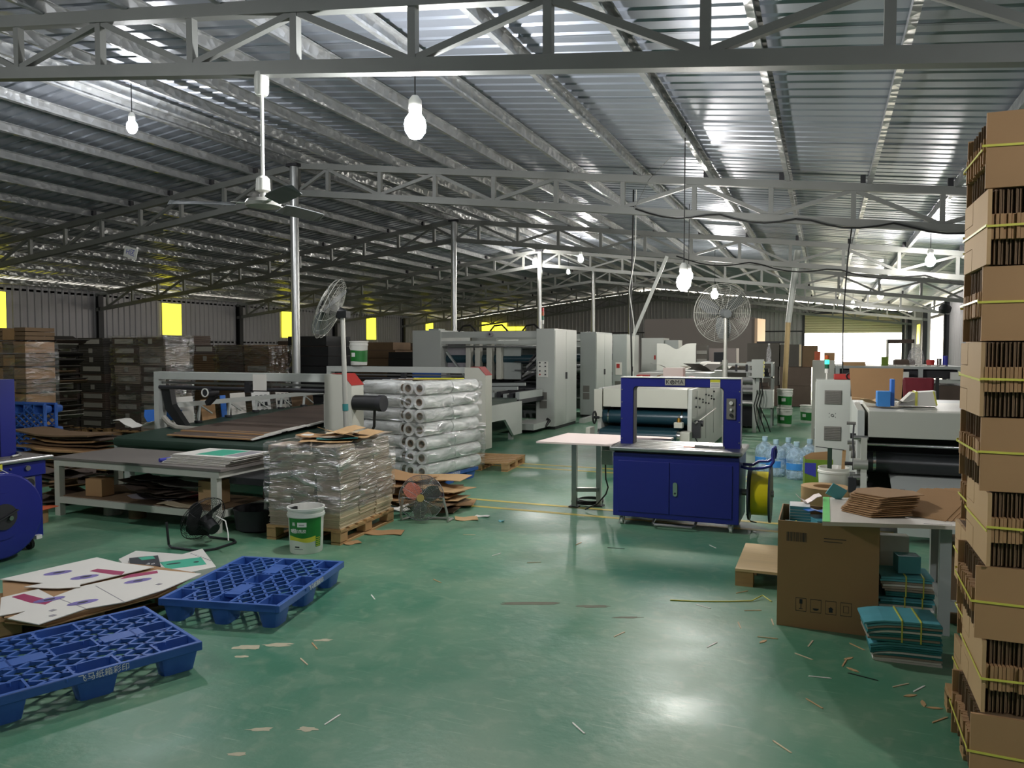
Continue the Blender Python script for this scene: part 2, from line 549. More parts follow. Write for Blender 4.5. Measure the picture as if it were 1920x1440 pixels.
    # purlin cleats stand on the top chord
cleat = MB().box(-0.03, -0.035, 0, 0.03, 0.035, 0.12).mesh('cleat', 'dark_steel')
for o in [o for o in COL.objects if o.name.startswith('roof_truss') and o.parent is None][1:]:
    for x in PX[2:]:
        if -14 < x < 2.5: put('cleat', cleat, o, (x - XR_ - 0.05 * (1 if x > XR_ else -1), 0, -SL * abs(x - XR_) + 0.04))

# ---- columns under the ridge and along the walls
for i, ty in enumerate(TRUSS_Y[1:6]):
    c = thing('ridge_column', 'round galvanised column under the ridge, ' + ['nearest one left of centre', 'second one behind the white bucket', 'third one behind the tall grey cabinet', 'fourth one, thin and far back', 'fifth one, thinnest at the back'][i], 'column', (XR_ - 0.02, ty - 0.09, 0))
    MB().cyl((0, 0, 0.012), (0, 0, ZR - 0.03), 0.07, 20).build('shaft', 'column_metal', c, smooth=True)
    MB().box(-0.14, -0.14, 0, 0.14, 0.14, 0.012).build('base_plate', 'dark_steel', c)
    MB().box(-0.11, -0.075, ZR - 0.03, 0.11, 0.075, ZR + 0.02).build('cap_plate', 'dark_steel', c)
for i, ty in enumerate(TRUSS_Y):
    for side, x in (('left', XL + 0.12), ('right', XRT - 0.12)):
        if side == 'right' and i < 3: continue
        if side == 'left' and i == 0: continue
        c = struct(MB().box(x - 0.1, ty - 0.09, 0, x + 0.1, ty + 0.09, 0.012).box(x - 0.1, ty - 0.09, 0.012, x - 0.088, ty + 0.09, ztop(x)).box(x + 0.088, ty - 0.09, 0.012, x + 0.1, ty + 0.09, ztop(x)).box(x - 0.088, ty - 0.006, 0.012, x + 0.088, ty + 0.006, ztop(x)).build('wall_post_' + side, 'dark_steel'))

# ---- walls of ribbed sheet, one object per sheet
def wall_panel(x0, x1, zb, z0, z1):
    """ribbed sheet in the x-z plane, rib relief towards -y, slanted top from z0 to z1"""
    pts = []
    n = max(1, round((x1 - x0) / 0.21)); w = (x1 - x0) / n
    for k in range(n):
        a = x0 + k * w
        pts += [(a, 0.0), (a + w * 0.62, 0.0), (a + w * 0.72, -0.025), (a + w * 0.90, -0.025)]
    pts.append((x1, 0.0))
    v = [(p[0], p[1], zb) for p in pts]
    v += [(p[0], p[1], z0 + (z1 - z0) * (p[0] - x0) / (x1 - x0)) for p in pts]
    k = len(pts)
    return MB().add(v, [(i, i + 1, k + i + 1, k + i) for i in range(k - 1)]).mesh('wall_sheet', 'wall_metal')

ze = ztop(XL) + 0.16
wl = struct(MB().box(XL - 0.02, YF, 0.9, XL + 0.03, YB, 0.96).box(XL - 0.02, YF, 1.9, XL + 0.03, YB, 1.96).box(XL - 0.02, YF, ze - 0.2, XL + 0.03, YB, ze - 0.14).build('wall_left', 'dark_steel'))
wp = wall_panel(0, 0.84, 0, ze, ze)
k = 0
while YF + k * 0.84 < YB:
    put('wall_sheet', wp, wl, (XL + 0.03, YF + k * 0.84, 0), PI / 2); k += 1
wr = struct(MB().box(XRT - 0.03, YF, ze - 0.2, XRT + 0.02, YB, ze - 0.14).box(XRT - 0.03, YF, 1.1, XRT + 0.02, 29.0, 1.16).build('wall_right', 'dark_steel'))
k = 0
while YF + k * 0.84 < YB:
    y = YF + k * 0.84; k += 1
    if 29.3 < y + 0.42 < 33.9: continue                 # side door standing open
    put('wall_sheet', wp, wr, (XRT - 0.03, y + 0.84, 0), -PI / 2)
MB().box(XRT - 0.05, 29.2, 2.85, XRT + 0.02, 33.9, 2.95).build('door_head', 'dark_steel', wr)
wb = struct(MB().box(XL, YB - 0.03, 2.55, -1.05, YB + 0.02, 2.61).build('wall_back', 'dark_steel'))
x = XL
SX0, SX1, SZ0, SZ1 = -0.97, 3.35, 2.47, 3.44
while x < XRT - 0.01:
    x1 = min(x + 0.84, XRT)
    for a, b in ((x, x1),):
        segs = [(a, b)]
        for edge in (SX0, SX1, XR_):
            segs = [q for s_ in segs for q in ([(s_[0], edge), (edge, s_[1])] if s_[0] + 0.02 < edge < s_[1] - 0.02 else [s_])]
        for s0, s1 in segs:
            mid = (s0 + s1) / 2
            zb = SZ1 if SX0 < mid < SX1 else 0.0
            gap = 0.07
            put('wall_sheet', wall_panel(s0, s1, zb, zroof(s0) - gap, zroof(s1) - gap), wb, (0, YB, 0))
    x = x1
wf = struct(MB().box(XL, YF - 0.1, 0, XRT, YF, 3.3).build('wall_front', 'wall_metal'))  # unseen end wall behind the camera, added so no sky light pours in
MB().prism([(XL, 3.3), (XRT, 3.3), (XRT, ze), (XR_, ZR + 0.2), (XL, ze)], YF - 0.1, YF, 'y').build('gable', 'wall_metal', wf)

# ---- roller shutter half open at the far end
d1 = struct(MB().box(SX0 - 0.1, YB - 0.12, 0, SX0, YB - 0.03, 3.5).box(SX1, YB - 0.12, 0, SX1 + 0.1, YB - 0.03, 3.5).box(SX0, YB - 0.14, SZ1 - 0.02, SX1, YB - 0.03, SZ1 + 0.08).build('door_1', 'dark_steel'))
sl = MB().prism([(0, 0), (-0.02, 0.02), (-0.02, 0.10), (0, 0.12), (0.008, 0.06)], 0, SX1 - SX0, 'x').mesh('shutter_slat', 'shutter')
for k in range(8):
    put('shutter_slat', sl, d1, (SX0, YB - 0.05, SZ0 + k * 0.12))
# ---- yellow plastic light panels high in the walls
n = 0
for y0 in (7.15, 13.2, 19.25, 25.3, 31.5, 37.4):
    n += 1
    f = struct(MB().box(XL + 0.06, y0 - 0.03, 2.12, XL + 0.075, y0 + 0.83, 2.15).box(XL + 0.06, y0 - 0.03, 3.20, XL + 0.075, y0 + 0.83, 3.23).build('window_%d' % n, 'wall_metal'))
    MB().box(XL + 0.062, y0, 2.15, XL + 0.072, y0 + 0.8, 3.20).build('pane', 'window_yellow', f)
for y0 in (37.2,):
    n += 1
    f = struct(MB().box(XRT - 0.075, y0 - 0.03, 1.9, XRT - 0.06, y0 + 1.2, 1.93).build('window_%d' % n, 'wall_metal'))
    MB().box(XRT - 0.072, y0, 1.93, XRT - 0.062, y0 + 1.1, 2.75).build('pane', 'window_yellow', f)
for x0, x1, z0, z1 in ((-18.6, -17.0, 2.75, 3.25), (-17.0, -15.9, 2.75, 2.98)):
    n += 1
    f = struct(MB().box(x0, YB - 0.06, z0 - 0.03, x1, YB - 0.045, z0).build('window_%d' % n, 'wall_metal'))
    for q in range(2):
        w = (x1 - x0) / 2
        MB().box(x0 + q * w + 0.02, YB - 0.058, z0, x0 + q * w + w - 0.02, YB - 0.048, z1).build('pane', 'window_yellow', f)

# ================================================================ bulbs
def bulb(name, label, p, r=0.055, cord=0.25, mat='bulb_light'):
    cord = zroof(p[0]) - p[2] - 2.5 * r + 0.02
    t = thing(name, label, 'lamp', (p[0], p[1], p[2]))
    m = MB()
    m.lathe([(0.012, -1.25 * r), (0.55 * r, -1.12 * r), (0.9 * r, -0.6 * r), (r, 0), (0.88 * r, 0.55 * r), (0.55 * r, 1.0 * r), (0.5 * r, 1.25 * r)], 10)
    m.build('globe', mat, t, smooth=True)
    MB().lathe([(0.56 * r, 1.2 * r), (0.6 * r, 1.4 * r), (0.6 * r, 2.2 * r), (0.3 * r, 2.6 * r)], 12).build('socket', 'white_plastic', t, smooth=True)
    MB().cyl((0, 0, 2.5 * r), (0, 0, 2.5 * r + cord), 0.006, 6).build('cord', 'black_cable', t)
    return t
BL = [
    ('big glowing bulb under the nearest truss, brightest lamp in the picture', (-2.94, 5.25, 3.37), 0.085, 0.10),
    ('glowing bulb at the upper left under the roof purlins', (-7.82, 7.0, 4.35), 0.065, 0.08),
    ('low glowing bulb hanging on a long wire left of the upright grey fan', (-1.46, 8.6, 2.40), 0.080, 1.35),
    ('smaller bulb just above the low bright bulb near the upright fan', (-2.29, 14.0, 2.98), 0.075, 0.8),
    ('bulb shining through the cage of the upright grey fan', (-2.62, 20.0, 3.05), 0.09, 0.7),
    ('glowing bulb beside the tall carton stack at the right', (1.74, 15.9, 3.27), 0.085, 0.06),
    ('bulb at the top of the third ridge column', (-8.35, 22.4, 4.35), 0.085, 0.10),
    ('bulb right of the third ridge column, hung from a truss', (-6.15, 20.0, 4.10), 0.075, 0.15),
    ('tiny bulb between the two lamps near the third ridge column', (-8.45, 26.0, 4.4), 0.06, 0.10),
    ('bulb glowing high above the right end of the shutter', (1.55, 26.5, 3.34), 0.09, 0.12),
    ('lowest bulb in front of the light gap over the shutter', (0.9, 31.0, 3.3), 0.09, 0.12),
]
for lb, p, r, cord in BL:
    bulb('light_bulb', lb, p, r, cord, 'bulb_light' if p[1] < 8 else 'bulb_far')
# lamps of the bay the photographer stands in
for lb, p in (('bulb over the near end of the hall right of the camera', (2.3, 1.0, 3.05)), ('bulb over the near end of the hall left of the camera', (-7.0, 0.8, 4.15))):
    bulb('light_bulb', lb, p, 0.065 if p[0] > 0 else 0.085, 0.2)
# ================================================================ blue plastic pallets
PL, PW, PH = 0.98, 0.79, 0.145
FEET = [(sx * (PL / 2 - 0.105), sy * (PW / 2 - 0.085)) for sx in (-1, 0, 1) for sy in (-1, 0, 1)]
def make_pallet():
    t = thing('plastic_pallet', 'x', 'pallet', (0, 0, 0))
    m = MB(); a, b, w = PL / 2, PW / 2, 0.022
    for (x0, y0, x1, y1) in ((-a, -b, a, -b + w), (-a, b - w, a, b), (-a, -b + w, -a + w, b - w), (a - w, -b + w, a, b - w)):
        m.box(x0, y0, 0.100, x1, y1, PH)
    m.build('rim', 'pallet_blue', t, bevel=0.004)
    m = MB()
    zt, zb = PH - 0.002, PH - 0.026
    m.box(-a + w, -0.045, zb, a - w, 0.045, zt - 0.001)          # solid lengthwise strip is broken up by the pockets below
    def inside(x, y):
        return any(abs(x - fx) < 0.098 and abs(y - fy) < 0.062 for fx, fy in FEET)
    lat = MB()
    ca, sa = math.cos(0.62), math.sin(0.62)
    for sgn in (1, -1):
        d = Vector((ca, sgn * sa, 0)); nrm = Vector((-sgn * sa, ca, 0))
        k = -12
        while k <= 12:
            o = nrm * (k * 0.080)
            run = None; s = -1.0
            while s <= 1.0:
                p = o + d * s
                ok = abs(p.x) < a - 0.01 and abs(p.y) < b - 0.01 and not inside(p.x, p.y)
                if ok and run is None: run = p.copy()
                if (not ok or s + 0.02 > 1.0) and run is not None:
                    if (p - run).length > 0.03:
                        lat.bar((run.x, run.y, zt - 0.010), (p.x, p.y, zt - 0.010), 0.015, 0.018)
                    run = None
                s += 0.02
            k += 1
    # solid bands and pocket collars
    for fx, fy in FEET:
        for (x0, y0, x1, y1) in ((-0.105, -0.07, 0.105, -0.058), (-0.105, 0.058, 0.105, 0.07), (-0.105, -0.058, -0.094, 0.058), (0.094, -0.058, 0.105, 0.058)):
            lat.box(fx + x0, fy + y0, zb, fx + x1, fy + y1, zt)
    for cx in (-0.23, 0.23):
        lat.box(cx - 0.10, -0.05, zb + 0.004, cx + 0.10, 0.05, zt)
    lat.build('deck_lattice', 'pallet_blue', t)
    fm = MB()
    def rr(hx, hy, z, r=0.03):
        p = []
        for qx, qy, a0 in ((1, 1, 0), (-1, 1, 90), (-1, -1, 180), (1, -1, 270)):
            for q in (0, 45, 90):
                an = math.radians(a0 + q)
                p.append((qx * (hx - r) + r * math.cos(an), qy * (hy - r) + r * math.sin(an), z))
        return p
    rings = [rr(0.094, 0.058, PH - 0.004), rr(0.080, 0.048, 0.012), rr(0.080, 0.048, 0.0), rr(0.098, 0.066, 0.10), rr(0.100, 0.068, PH - 0.01)]
    v = [p for r_ in rings for p in r_]; nn = 12
    f = [(k * nn + i, k * nn + (i + 1) % nn, (k + 1) * nn + (i + 1) % nn, (k + 1) * nn + i) for k in (0, 2, 3) for i in range(nn)]
    f += [tuple(range(nn, 2 * nn)), tuple(range(2 * nn, 3 * nn))[::-1]]
    fm.add(v, f)
    fme = fm.mesh('foot', 'pallet_blue', smooth=True)
    for fx, fy in FEET: put('foot', fme, t, (fx, fy, 0))
    for s in (1,):
        text('lettering', '飞马纸箱彩印', 0.038, 'print_white', t, (0.02, -b - 0.0012, 0.121), UPRIGHT)
    return t
pal = make_pallet()
tag(pal, 'blue plastic pallet at the lower left edge, cut off by the picture', 'pallet', 'blue plastic pallets')
pal.location = (-3.51, 2.716, 0); pal.rotation_euler = (0, 0, math.radians(67.5))
p2_ = copy_tree(pal)
tag(p2_, 'blue plastic pallet on the floor in front of the white glue bucket', 'pallet', 'blue plastic pallets')
p2_.location = (-3.44, 4.01, 0); p2_.rotation_euler = (0, 0, math.radians(102))
p3_ = copy_tree(pal)
tag(p3_, 'blue plastic pallet under the stack of clear film rolls', 'pallet', 'blue plastic pallets')
p3_.location = (-4.66, 8.50, 0); p3_.rotation_euler = (0, 0, math.radians(82)); p3_.scale = (1.18, 1.12, 1.0)
# pallets leaning on edge at the far left
for i in range(2):
    c = copy_tree(pal)
    tag(c, ['blue plastic pallet stood on edge by the tan carton stack, feet facing out', 'second blue pallet stood on edge, behind the one with its feet facing out'][i], 'pallet', 'blue plastic pallets')
    c.location = (-10.66, 7.62 + 0.17 * i, 0.50); c.rotation_euler = (math.radians(90), 0, 0.05)

# ================================================================ printed carton blanks on a low pile
def sheet(name, poly, z, th, mat, label=None, cat=None, group=None, parent=None):
    o = MB().prism(poly, z, z + th).build(name, mat, parent)
    if label: tag(o, label, cat, group)
    return o
wp_ = thing('wooden_pallet', 'low wooden pallet under the white printed carton blanks', 'pallet', (-4.35, 3.44, 0), math.radians(62))
def wood_pallet(t, L, W, H, n=6, mat='wood'):
    for s in (-1, 0, 1):
        for q in (-1, 0, 1):
            MB().cbox(q * (L / 2 - 0.06), s * (W / 2 - 0.05), (H - 0.04) / 2 + 0.018, 0.12, 0.09, H - 0.054).build('block', mat, t)
        MB().cbox(0, s * (W / 2 - 0.05), 0.009, L, 0.09, 0.018).build('runner', mat, t)
    for k in range(n):
        x = -L / 2 + 0.05 + k * (L - 0.10) / (n - 1)
        MB().cbox(x, 0, H - 0.009, 0.095, W, 0.018).build('deck_board', mat, t)
    for s in (-1, 0, 1):
        MB().cbox(0, s * (W / 2 - 0.05), H - 0.027, L, 0.09, 0.018).build('stringer', mat, t)
wood_pallet(wp_, 0.98, 0.62, 0.11, 6)
base = [(-4.96, 3.36), (-4.80, 3.92), (-4.36, 3.98), (-3.92, 3.95), (-3.84, 3.52), (-3.99, 2.92), (-4.26, 2.88)]
for k in range(4):
    j = [(x + RND.uniform(-0.02, 0.02), y + RND.uniform(-0.02, 0.02)) for x, y in base]
    sheet('cardboard_sheet', j, 0.111 + k * 0.009, 0.008, 'kraft', 'plain brown cardboard sheet in the pile under the white printed blanks', 'cardboard', 'brown sheets under the printed blanks')
sA = sheet('carton_blank', [(-4.94, 3.31), (-4.82, 3.93), (-4.55, 3.89), (-4.24, 3.90), (-4.31, 3.63), (-4.36, 3.43), (-4.31, 3.39), (-4.41, 3.32), (-4.47, 3.30), (-4.64, 3.26), (-4.60, 3.36)], 0.158, 0.005, 'white_paper', 'white printed carton blank lying farther back on the low pile', 'carton blank')
sB = sheet('carton_blank', [(-4.59, 3.08), (-4.54, 3.28), (-4.31, 3.21), (-4.34, 3.42), (-4.19, 3.88), (-3.84, 3.92), (-3.80, 3.56), (-3.83, 3.30), (-3.94, 3.13), (-3.95, 2.85), (-4.20, 2.85), (-4.22, 2.97), (-4.28, 2.86)], 0.150, 0.005, 'white_paper', 'white printed carton blank with magenta stripe at the front of the low pile', 'carton blank')
def flat(poly, z, mat, parent, name='print'):
    MB().prism(poly, z, z + 0.0008).build(name, mat, parent)
def oval(cx, cy, rx, ry, a, n=12):
    return [(cx + rx * math.cos(t) * math.cos(a) - ry * math.sin(t) * math.sin(a), cy + rx * math.cos(t) * math.sin(a) + ry * math.sin(t) * math.cos(a)) for t in (2 * PI * i / n for i in range(n))]
flat([(-4.56, 3.66), (-4.56, 3.72), (-4.33, 3.74), (-4.29, 3.68), (-4.34, 3.66)], 0.163, 'print_magenta', sA)
for c in ((-4.72, 3.55), (-4.47, 3.55)):
    flat(oval(c[0], c[1], 0.085, 0.045, 1.0), 0.1631, 'print_purple', sA)
    flat(oval(c[0], c[1] + 0.01, 0.035, 0.015, 1.0), 0.164, 'print_dark', sA)
flat([(-4.54, 3.11), (-4.53, 3.18), (-4.24, 3.15), (-4.22, 3.09), (-4.34, 3.08)], 0.155, 'print_magenta', sB)
flat([(-4.24, 3.62), (-4.27, 3.72), (-4.17, 3.86), (-4.12, 3.82)], 0.155, 'print_magenta', sB)
for c, a in (((-4.28, 3.16), 1.1), ((-4.10, 3.64), 1.1), ((-4.05, 3.20), 1.1)):
    flat(oval(c[0], c[1], 0.085, 0.038, a), 0.156, 'print_purple', sB)
    flat(oval(c[0], c[1], 0.03, 0.014, a), 0.157, 'print_dark', sB)
for c in ((-4.10, 3.02), (-4.02, 2.96), (-3.93, 3.62)):
    flat([(c[0], c[1]), (c[0] + 0.03, c[1]), (c[0] + 0.03, c[1] + 0.03), (c[0], c[1] + 0.03)], 0.156, 'print_grey', sB)
for (p0, p1) in (((-4.31, 3.21), (-3.94, 3.13)), ((-4.26, 3.46), (-3.83, 3.30))):
    MB().bar((p0[0], p0[1], 0.1555), (p1[0], p1[1], 0.1555), 0.005, 0.001).build('crease', 'print_grey', sB)
# white and teal printed boxes beside the pile
b1 = MB().prism([(-4.97, 4.24), (-5.05, 4.47), (-4.63, 4.53), (-4.61, 4.72), (-4.13, 4.36), (-4.20, 4.18), (-4.68, 4.07)], 0.0, 0.055).build('carton_blank_stack', 'white_paper')
tag(b1, 'white blanks with a teal panel lying beside the black table fan', 'carton blank')
flat([(-4.61, 4.29), (-4.43, 4.52), (-4.24, 4.38), (-4.41, 4.17)], 0.055, 'print_teal', b1, 'teal_panel')
flat(oval(-4.48, 4.30, 0.05, 0.018, 0.9), 0.056, 'print_dark', b1)
flat(oval(-4.36, 4.40, 0.02, 0.02, 0.9), 0.056, 'print_dark', b1)
for k in range(9):
    x = -4.58 + 0.035 * k; y = 4.56 - 0.012 * k
    flat([(x, y), (x + 0.015, y), (x + 0.015, y + 0.015), (x, y + 0.015)], 0.056, 'print_grey', b1)
b2 = MB().prism([(-4.86, 4.24), (-4.72, 4.38), (-4.47, 4.17), (-4.68, 4.10)], 0.056, 0.075).build('small_box', 'print_dark')
tag(b2, 'flat black box with white lettering beside the white carton blanks', 'box')
flat([(-4.80, 4.27), (-4.74, 4.35), (-4.66, 4.30), (-4.72, 4.23)], 0.075, 'print_teal', b2, 'teal_panel')
text('lettering', '2.0', 0.05, 'print_white', b2, (-4.58, 4.18, 0.0755), (0, 0, 0.35))

# ================================================================ buckets
def bucket(label, loc, H=0.37, R=0.145, lid=False, rz=0.0, group='white glue buckets', text_on=False, parent_lab=True):
    t = thing('glue_bucket', label, 'bucket', loc, rz, group)
    m = MB()
    r0 = R * 0.88
    prof = [(0.01, 0.008), (r0 - 0.004, 0.008), (r0, 0.0), (r0 + 0.004, 0.01), (R - 0.004, H - 0.075), (R + 0.004, H - 0.072), (R + 0.004, H - 0.045), (R - 0.002, H - 0.043), (R, H - 0.02), (R + 0.007, H - 0.018), (R + 0.007, H), (R - 0.004, H), (R - 0.008, H - 0.03), (r0 - 0.01, 0.03), (0.01, 0.03)]
    m.lathe(prof, 32, caps=False)
    m.build('body', 'white_plastic', t, smooth=True)
    # label: a band on the camera side
    def band(z0, z1, a0, a1, mat, off=0.0015, nm='label_band', wave=0.0):
        mm = MB(); n = 14; v = []
        for i in range(n + 1):
            a = a0 + (a1 - a0) * i / n
            for z in (z0 + wave * math.sin(i * 0.45), z1 + wave * math.sin(i * 0.45 + 1)):
                r = r0 + 0.004 + (R - 0.008 - r0) * ((z - 0.01) / (H - 0.085)) + off
                v.append((r * math.cos(a), r * math.sin(a), z))
        mm.add(v, [(2 * i, 2 * i + 2, 2 * i + 3, 2 * i + 1) for i in range(n)])
        return mm.build(nm, mat, t, smooth=True)
    if text_on:
        band(0.125, H - 0.078, -2.75, -0.55, 'label_green')
        band(0.105, 0.140, -2.75, -0.98, 'label_yellow', 0.0022, wave=0.008)
        band(0.055, 0.15, -0.98, -0.60, 'label_green', 0.003)
        for k in range(5): band(0.062 + 0.016 * k, 0.068 + 0.016 * k, -0.95, -0.68, 'label_yellow', 0.0042, 'fine_print')
        band(0.055, 0.066, -2.25, -1.95, 'print_dark', 0.003, 'fine_print')
        band(0.040, 0.044, -2.35, -1.75, 'print_grey', 0.003, 'fine_print')
        band(0.225, 0.262, -2.05, -1.52, 'print_white', 0.004, 'sticker')
        band(0.238, 0.245, -1.95, -1.65, 'print_grey', 0.0052, 'sticker_text')
        for k, ch in enumerate('零醛白乳胶'):
            a = -2.45 + 0.20 * k
            r = R - 0.004
            text('lettering', ch, 0.030 if k != 1 else 0.040, 'print_white', t, (r * math.cos(a), r * math.sin(a), 0.188), (PI / 2, 0, a + PI / 2), 0.002)
        for k, ch in enumerate('雨'):
            a = -2.30
            text('lettering', ch, 0.032, 'print_white', t, ((R - 0.004) * math.cos(a), (R - 0.004) * math.sin(a), 0.245), (PI / 2, 0, a + PI / 2), 0.002)
    else:
        band(0.06, H * 0.62, -3.0, 0.2, 'label_green', wave=0.006)
        band(H * 0.35, H * 0.52, -2.3, -1.75, 'print_white', 0.003, 'sticker')
    # wire handle hanging down
    hp = []
    for i in range(13):
        a = PI * i / 12
        hp.append((R * 1.04 * math.cos(a), -R * 0.98 * math.sin(a) * 0.9 if not text_on else R * 1.0 * math.sin(a), H - 0.06 - 0.12 * math.sin(a)))
    MB().tube(hp, 0.004, 6).build('handle', 'white_plastic', t, smooth=True)
    if lid:
        MB().lathe([(0.01, H + 0.004), (R - 0.01, H + 0.004), (R + 0.010, H + 0.002), (R + 0.012, H - 0.016), (R + 0.009, H - 0.018)], 32, caps=False).build('lid', 'white_plastic', t, smooth=True)
    return t
bk = bucket('white glue bucket with green label, open, in front of the wrapped pallet', (-3.93, 5.16, 0), text_on=True, rz=0.62)
tag(MB().cbox(-4.03, 5.12, 0.31, 0.025, 0.09, 0.10).build('scraper', 'black_rubber'), 'black scraper sticking out of the open glue bucket', 'scraper').rotation_euler = (0, 0, 0)
bucket('white glue bucket with green label standing on the rear conveyor beam', (-7.26, 11.0, 1.395), H=0.40, R=0.15, rz=0.3, lid=True)
b_lo = bucket('lower of two stacked glue buckets behind the row of water bottles', (-0.80, 17.6, 0), H=0.40, R=0.16, lid=True, rz=0.2)
bucket('upper of two stacked glue buckets behind the row of water bottles', (-0.80, 17.6, 0.406), H=0.40, R=0.16, lid=True, rz=0.35)
bucket('single glue bucket half hidden behind the two stacked buckets', (-0.36, 18.6, 0), H=0.40, R=0.15, lid=True)

# ================================================================ wrapped pallet of cut cardboard
wpb = thing('wooden_pallet', 'wooden pallet under the film wrapped stack of cut cardboard', 'pallet', (-4.16, 5.86, 0), math.radians(94))
wood_pallet(wpb, 0.98, 0.74, 0.13, 7)
def bundle_mesh(w, d, h, layers, mat, jit=0.006):
    m = MB()
    for k in range(layers):
        a, b = RND.uniform(-jit, jit), RND.uniform(-jit, jit)
        z0 = h * k / layers
        m.box(-w / 2 + a, -d / 2 + b, z0, w / 2 + a, d / 2 + b, z0 + h / layers * 0.86)
    return m.mesh('bundle', mat)
gm = [bundle_mesh(0.225, 0.31, 0.068, 7, 'board_grey') for _ in range(5)]
gp = [bundle_mesh(0.225, 0.31, 0.068, 7, 'kraft_pale') for _ in range(3)]
cz, sz_ = math.cos(math.radians(4)), math.sin(math.radians(4))
for layer in range(10):
    for ix in range(3):
        for iy in range(3):
            if 0 < ix < 2 and iy == 1 and layer < 9: continue
            if layer == 9 and (ix + iy) % 2 and iy < 2: continue
            lx = (ix - 1) * 0.232 + RND.uniform(-0.008, 0.008) + 0.02 * math.sin(layer * 0.5) * (1 if ix == 2 else 0)
            ly = (iy - 1) * 0.318 + RND.uniform(-0.008, 0.008)
            me = RND.choice(gp) if layer < 2 and ix == 2 else RND.choice(gm)
            o = put('cardboard_bundle', me, None, (-4.16 + lx * cz - ly * sz_, 5.86 + lx * sz_ + ly * cz, 0.132 + layer * 0.0695), math.radians(4 + RND.uniform(-1, 1)))
            if layer < 2 and ix == 2: tag(o, 'pale cardboard bundle at the foot of the wrapped pallet, %s layer, %s' % (['lower', 'upper'][layer], ['front', 'middle', 'rear'][iy]), 'cardboard', 'pale bundles at the foot of the wrapped pallet')
            else: tag(o, 'grey brown cardboard bundle in the wrapped pallet, layer %d from below, %s %s' % (layer + 1, ['front', 'middle', 'rear'][iy], ['left', 'centre', 'right'][ix]), 'cardboard', 'bundles on the wrapped pallet')
def wrap_shell(name, label, cx, cy, sx, sy, z0, z1, rz, mat='stretch_film', rough=0.012, nu=14, nz=10, top=0.0):
    m = MB(); v = []
    per = []
    for k in range(nu): per.append((-sx / 2 + sx * k / nu, -sy / 2))
    for k in range(nu): per.append((sx / 2, -sy / 2 + sy * k / nu))
    for k in range(nu): per.append((sx / 2 - sx * k / nu, sy / 2))
    for k in range(nu): per.append((-sx / 2, sy / 2 - sy * k / nu))
    n = len(per)
    for j in range(nz + 1):
        z = z0 + (z1 - z0) * j / nz
        for i, (x, y) in enumerate(per):
            q = 1 + RND.uniform(0, 1) * rough / max(sx, sy) * 2
            v.append((x * q, y * q, z + (RND.uniform(-0.012, 0.012) if j in (0, nz) else 0)))
    f = [(j * n + i, j * n + (i + 1) % n, (j + 1) * n + (i + 1) % n, (j + 1) * n + i) for j in range(nz) for i in range(n)]
    if top:
        v2 = [(x * (1 - top), y * (1 - top), z1 + 0.01) for x, y in per]
        b0 = len(v); v += v2
        f += [(nz * n + i, nz * n + (i + 1) % n, b0 + (i + 1) % n, b0 + i) for i in range(n)]
    m.add(v, f)
    return tag(m.build(name, mat, None, (cx, cy, 0), rz, smooth=True), label, 'film')
wrap_shell('stretch_wrap', 'clear stretch film wound around the grey cardboard pallet behind the bucket', -4.16, 5.86, 0.745, 0.99, 0.26, 0.845, math.radians(4), top=0.12)
# loose offcuts on top
def scrap(name, cx, cy, z, w, d, rz, mat, label, group, bend=0.03, th=0.004):
    n = 5; m = MB(); v = []
    ph = RND.uniform(0, 3)
    for i in range(n + 1):
        for j in range(3):
            x = -w / 2 + w * i / n; y = -d / 2 + d * j / 2 + (0.10 * d * math.sin(i * 1.7 + ph) if j != 1 else 0)
            zz = bend * (math.sin(i * 1.1 + ph) * 0.5 + 0.5)
            v.append((x, y, zz))
    N = len(v)
    v += [(x, y, zz + th) for x, y, zz in v[:N]]
    f = []
    for i in range(n):
        for j in range(2):
            a = i * 3 + j
            f += [(a, a + 1, a + 4, a + 3), (N + a, N + a + 3, N + a + 4, N + a + 1)]
    ed = [i * 3 for i in range(n + 1)] + [n * 3 + 1] + [i * 3 + 2 for i in range(n, -1, -1)] + [1]
    for k in range(len(ed)):
        a, b = ed[k], ed[(k + 1) % len(ed)]
        f.append((a, b, N + b, N + a))
    m.add(v, f)
    return tag(m.build(name, mat, None, (cx, cy, z), rz), label, 'cardboard', group)
g = 'loose offcuts on the wrapped pallet'
for (cx, cy, z, w, d, a, mt, bd) in ((-4.12, 5.72, 0.835, 0.46, 0.30, 0.5, 'kraft_light', 0.01), (-3.98, 5.95, 0.85, 0.42, 0.30, 1.1, 'kraft_light', 0.06), (-4.22, 5.78, 0.87, 0.40, 0.26, 0.2, 'kraft', 0.02), (-4.05, 5.84, 0.90, 0.34, 0.3, 0.9, 'kraft_light', 0.05), (-4.18, 6.1, 0.85, 0.4, 0.25, 1.9, 'kraft_pale', 0.03), (-3.95, 6.15, 0.855, 0.3, 0.25, 1.4, 'board_grey', 0.02)):
    scrap('cardboard_offcut', cx, cy, z, w, d, a, mt, 'loose torn kraft offcut lying on top of the wrapped pallet', g, bd)
scrap('teal_offcut', -4.02, 5.74, 0.855, 0.36, 0.12, 0.55, 'teal_dark', 'dark teal paper strip among the offcuts on the wrapped pallet', None, 0.01)
tag(MB().cbox(-4.36, 5.72, 0.868, 0.14, 0.10, 0.035, 0.3).build('paper_block', 'white_paper', bevel=0.008), 'small white paper block on top of the wrapped pallet', 'paper')
scrap('cardboard_flap', -3.66, 5.93, 0.0, 0.34, 0.18, 0.35, 'kraft', 'flat brown cardboard flap on the floor beside the wrapped pallet', None, 0.008)
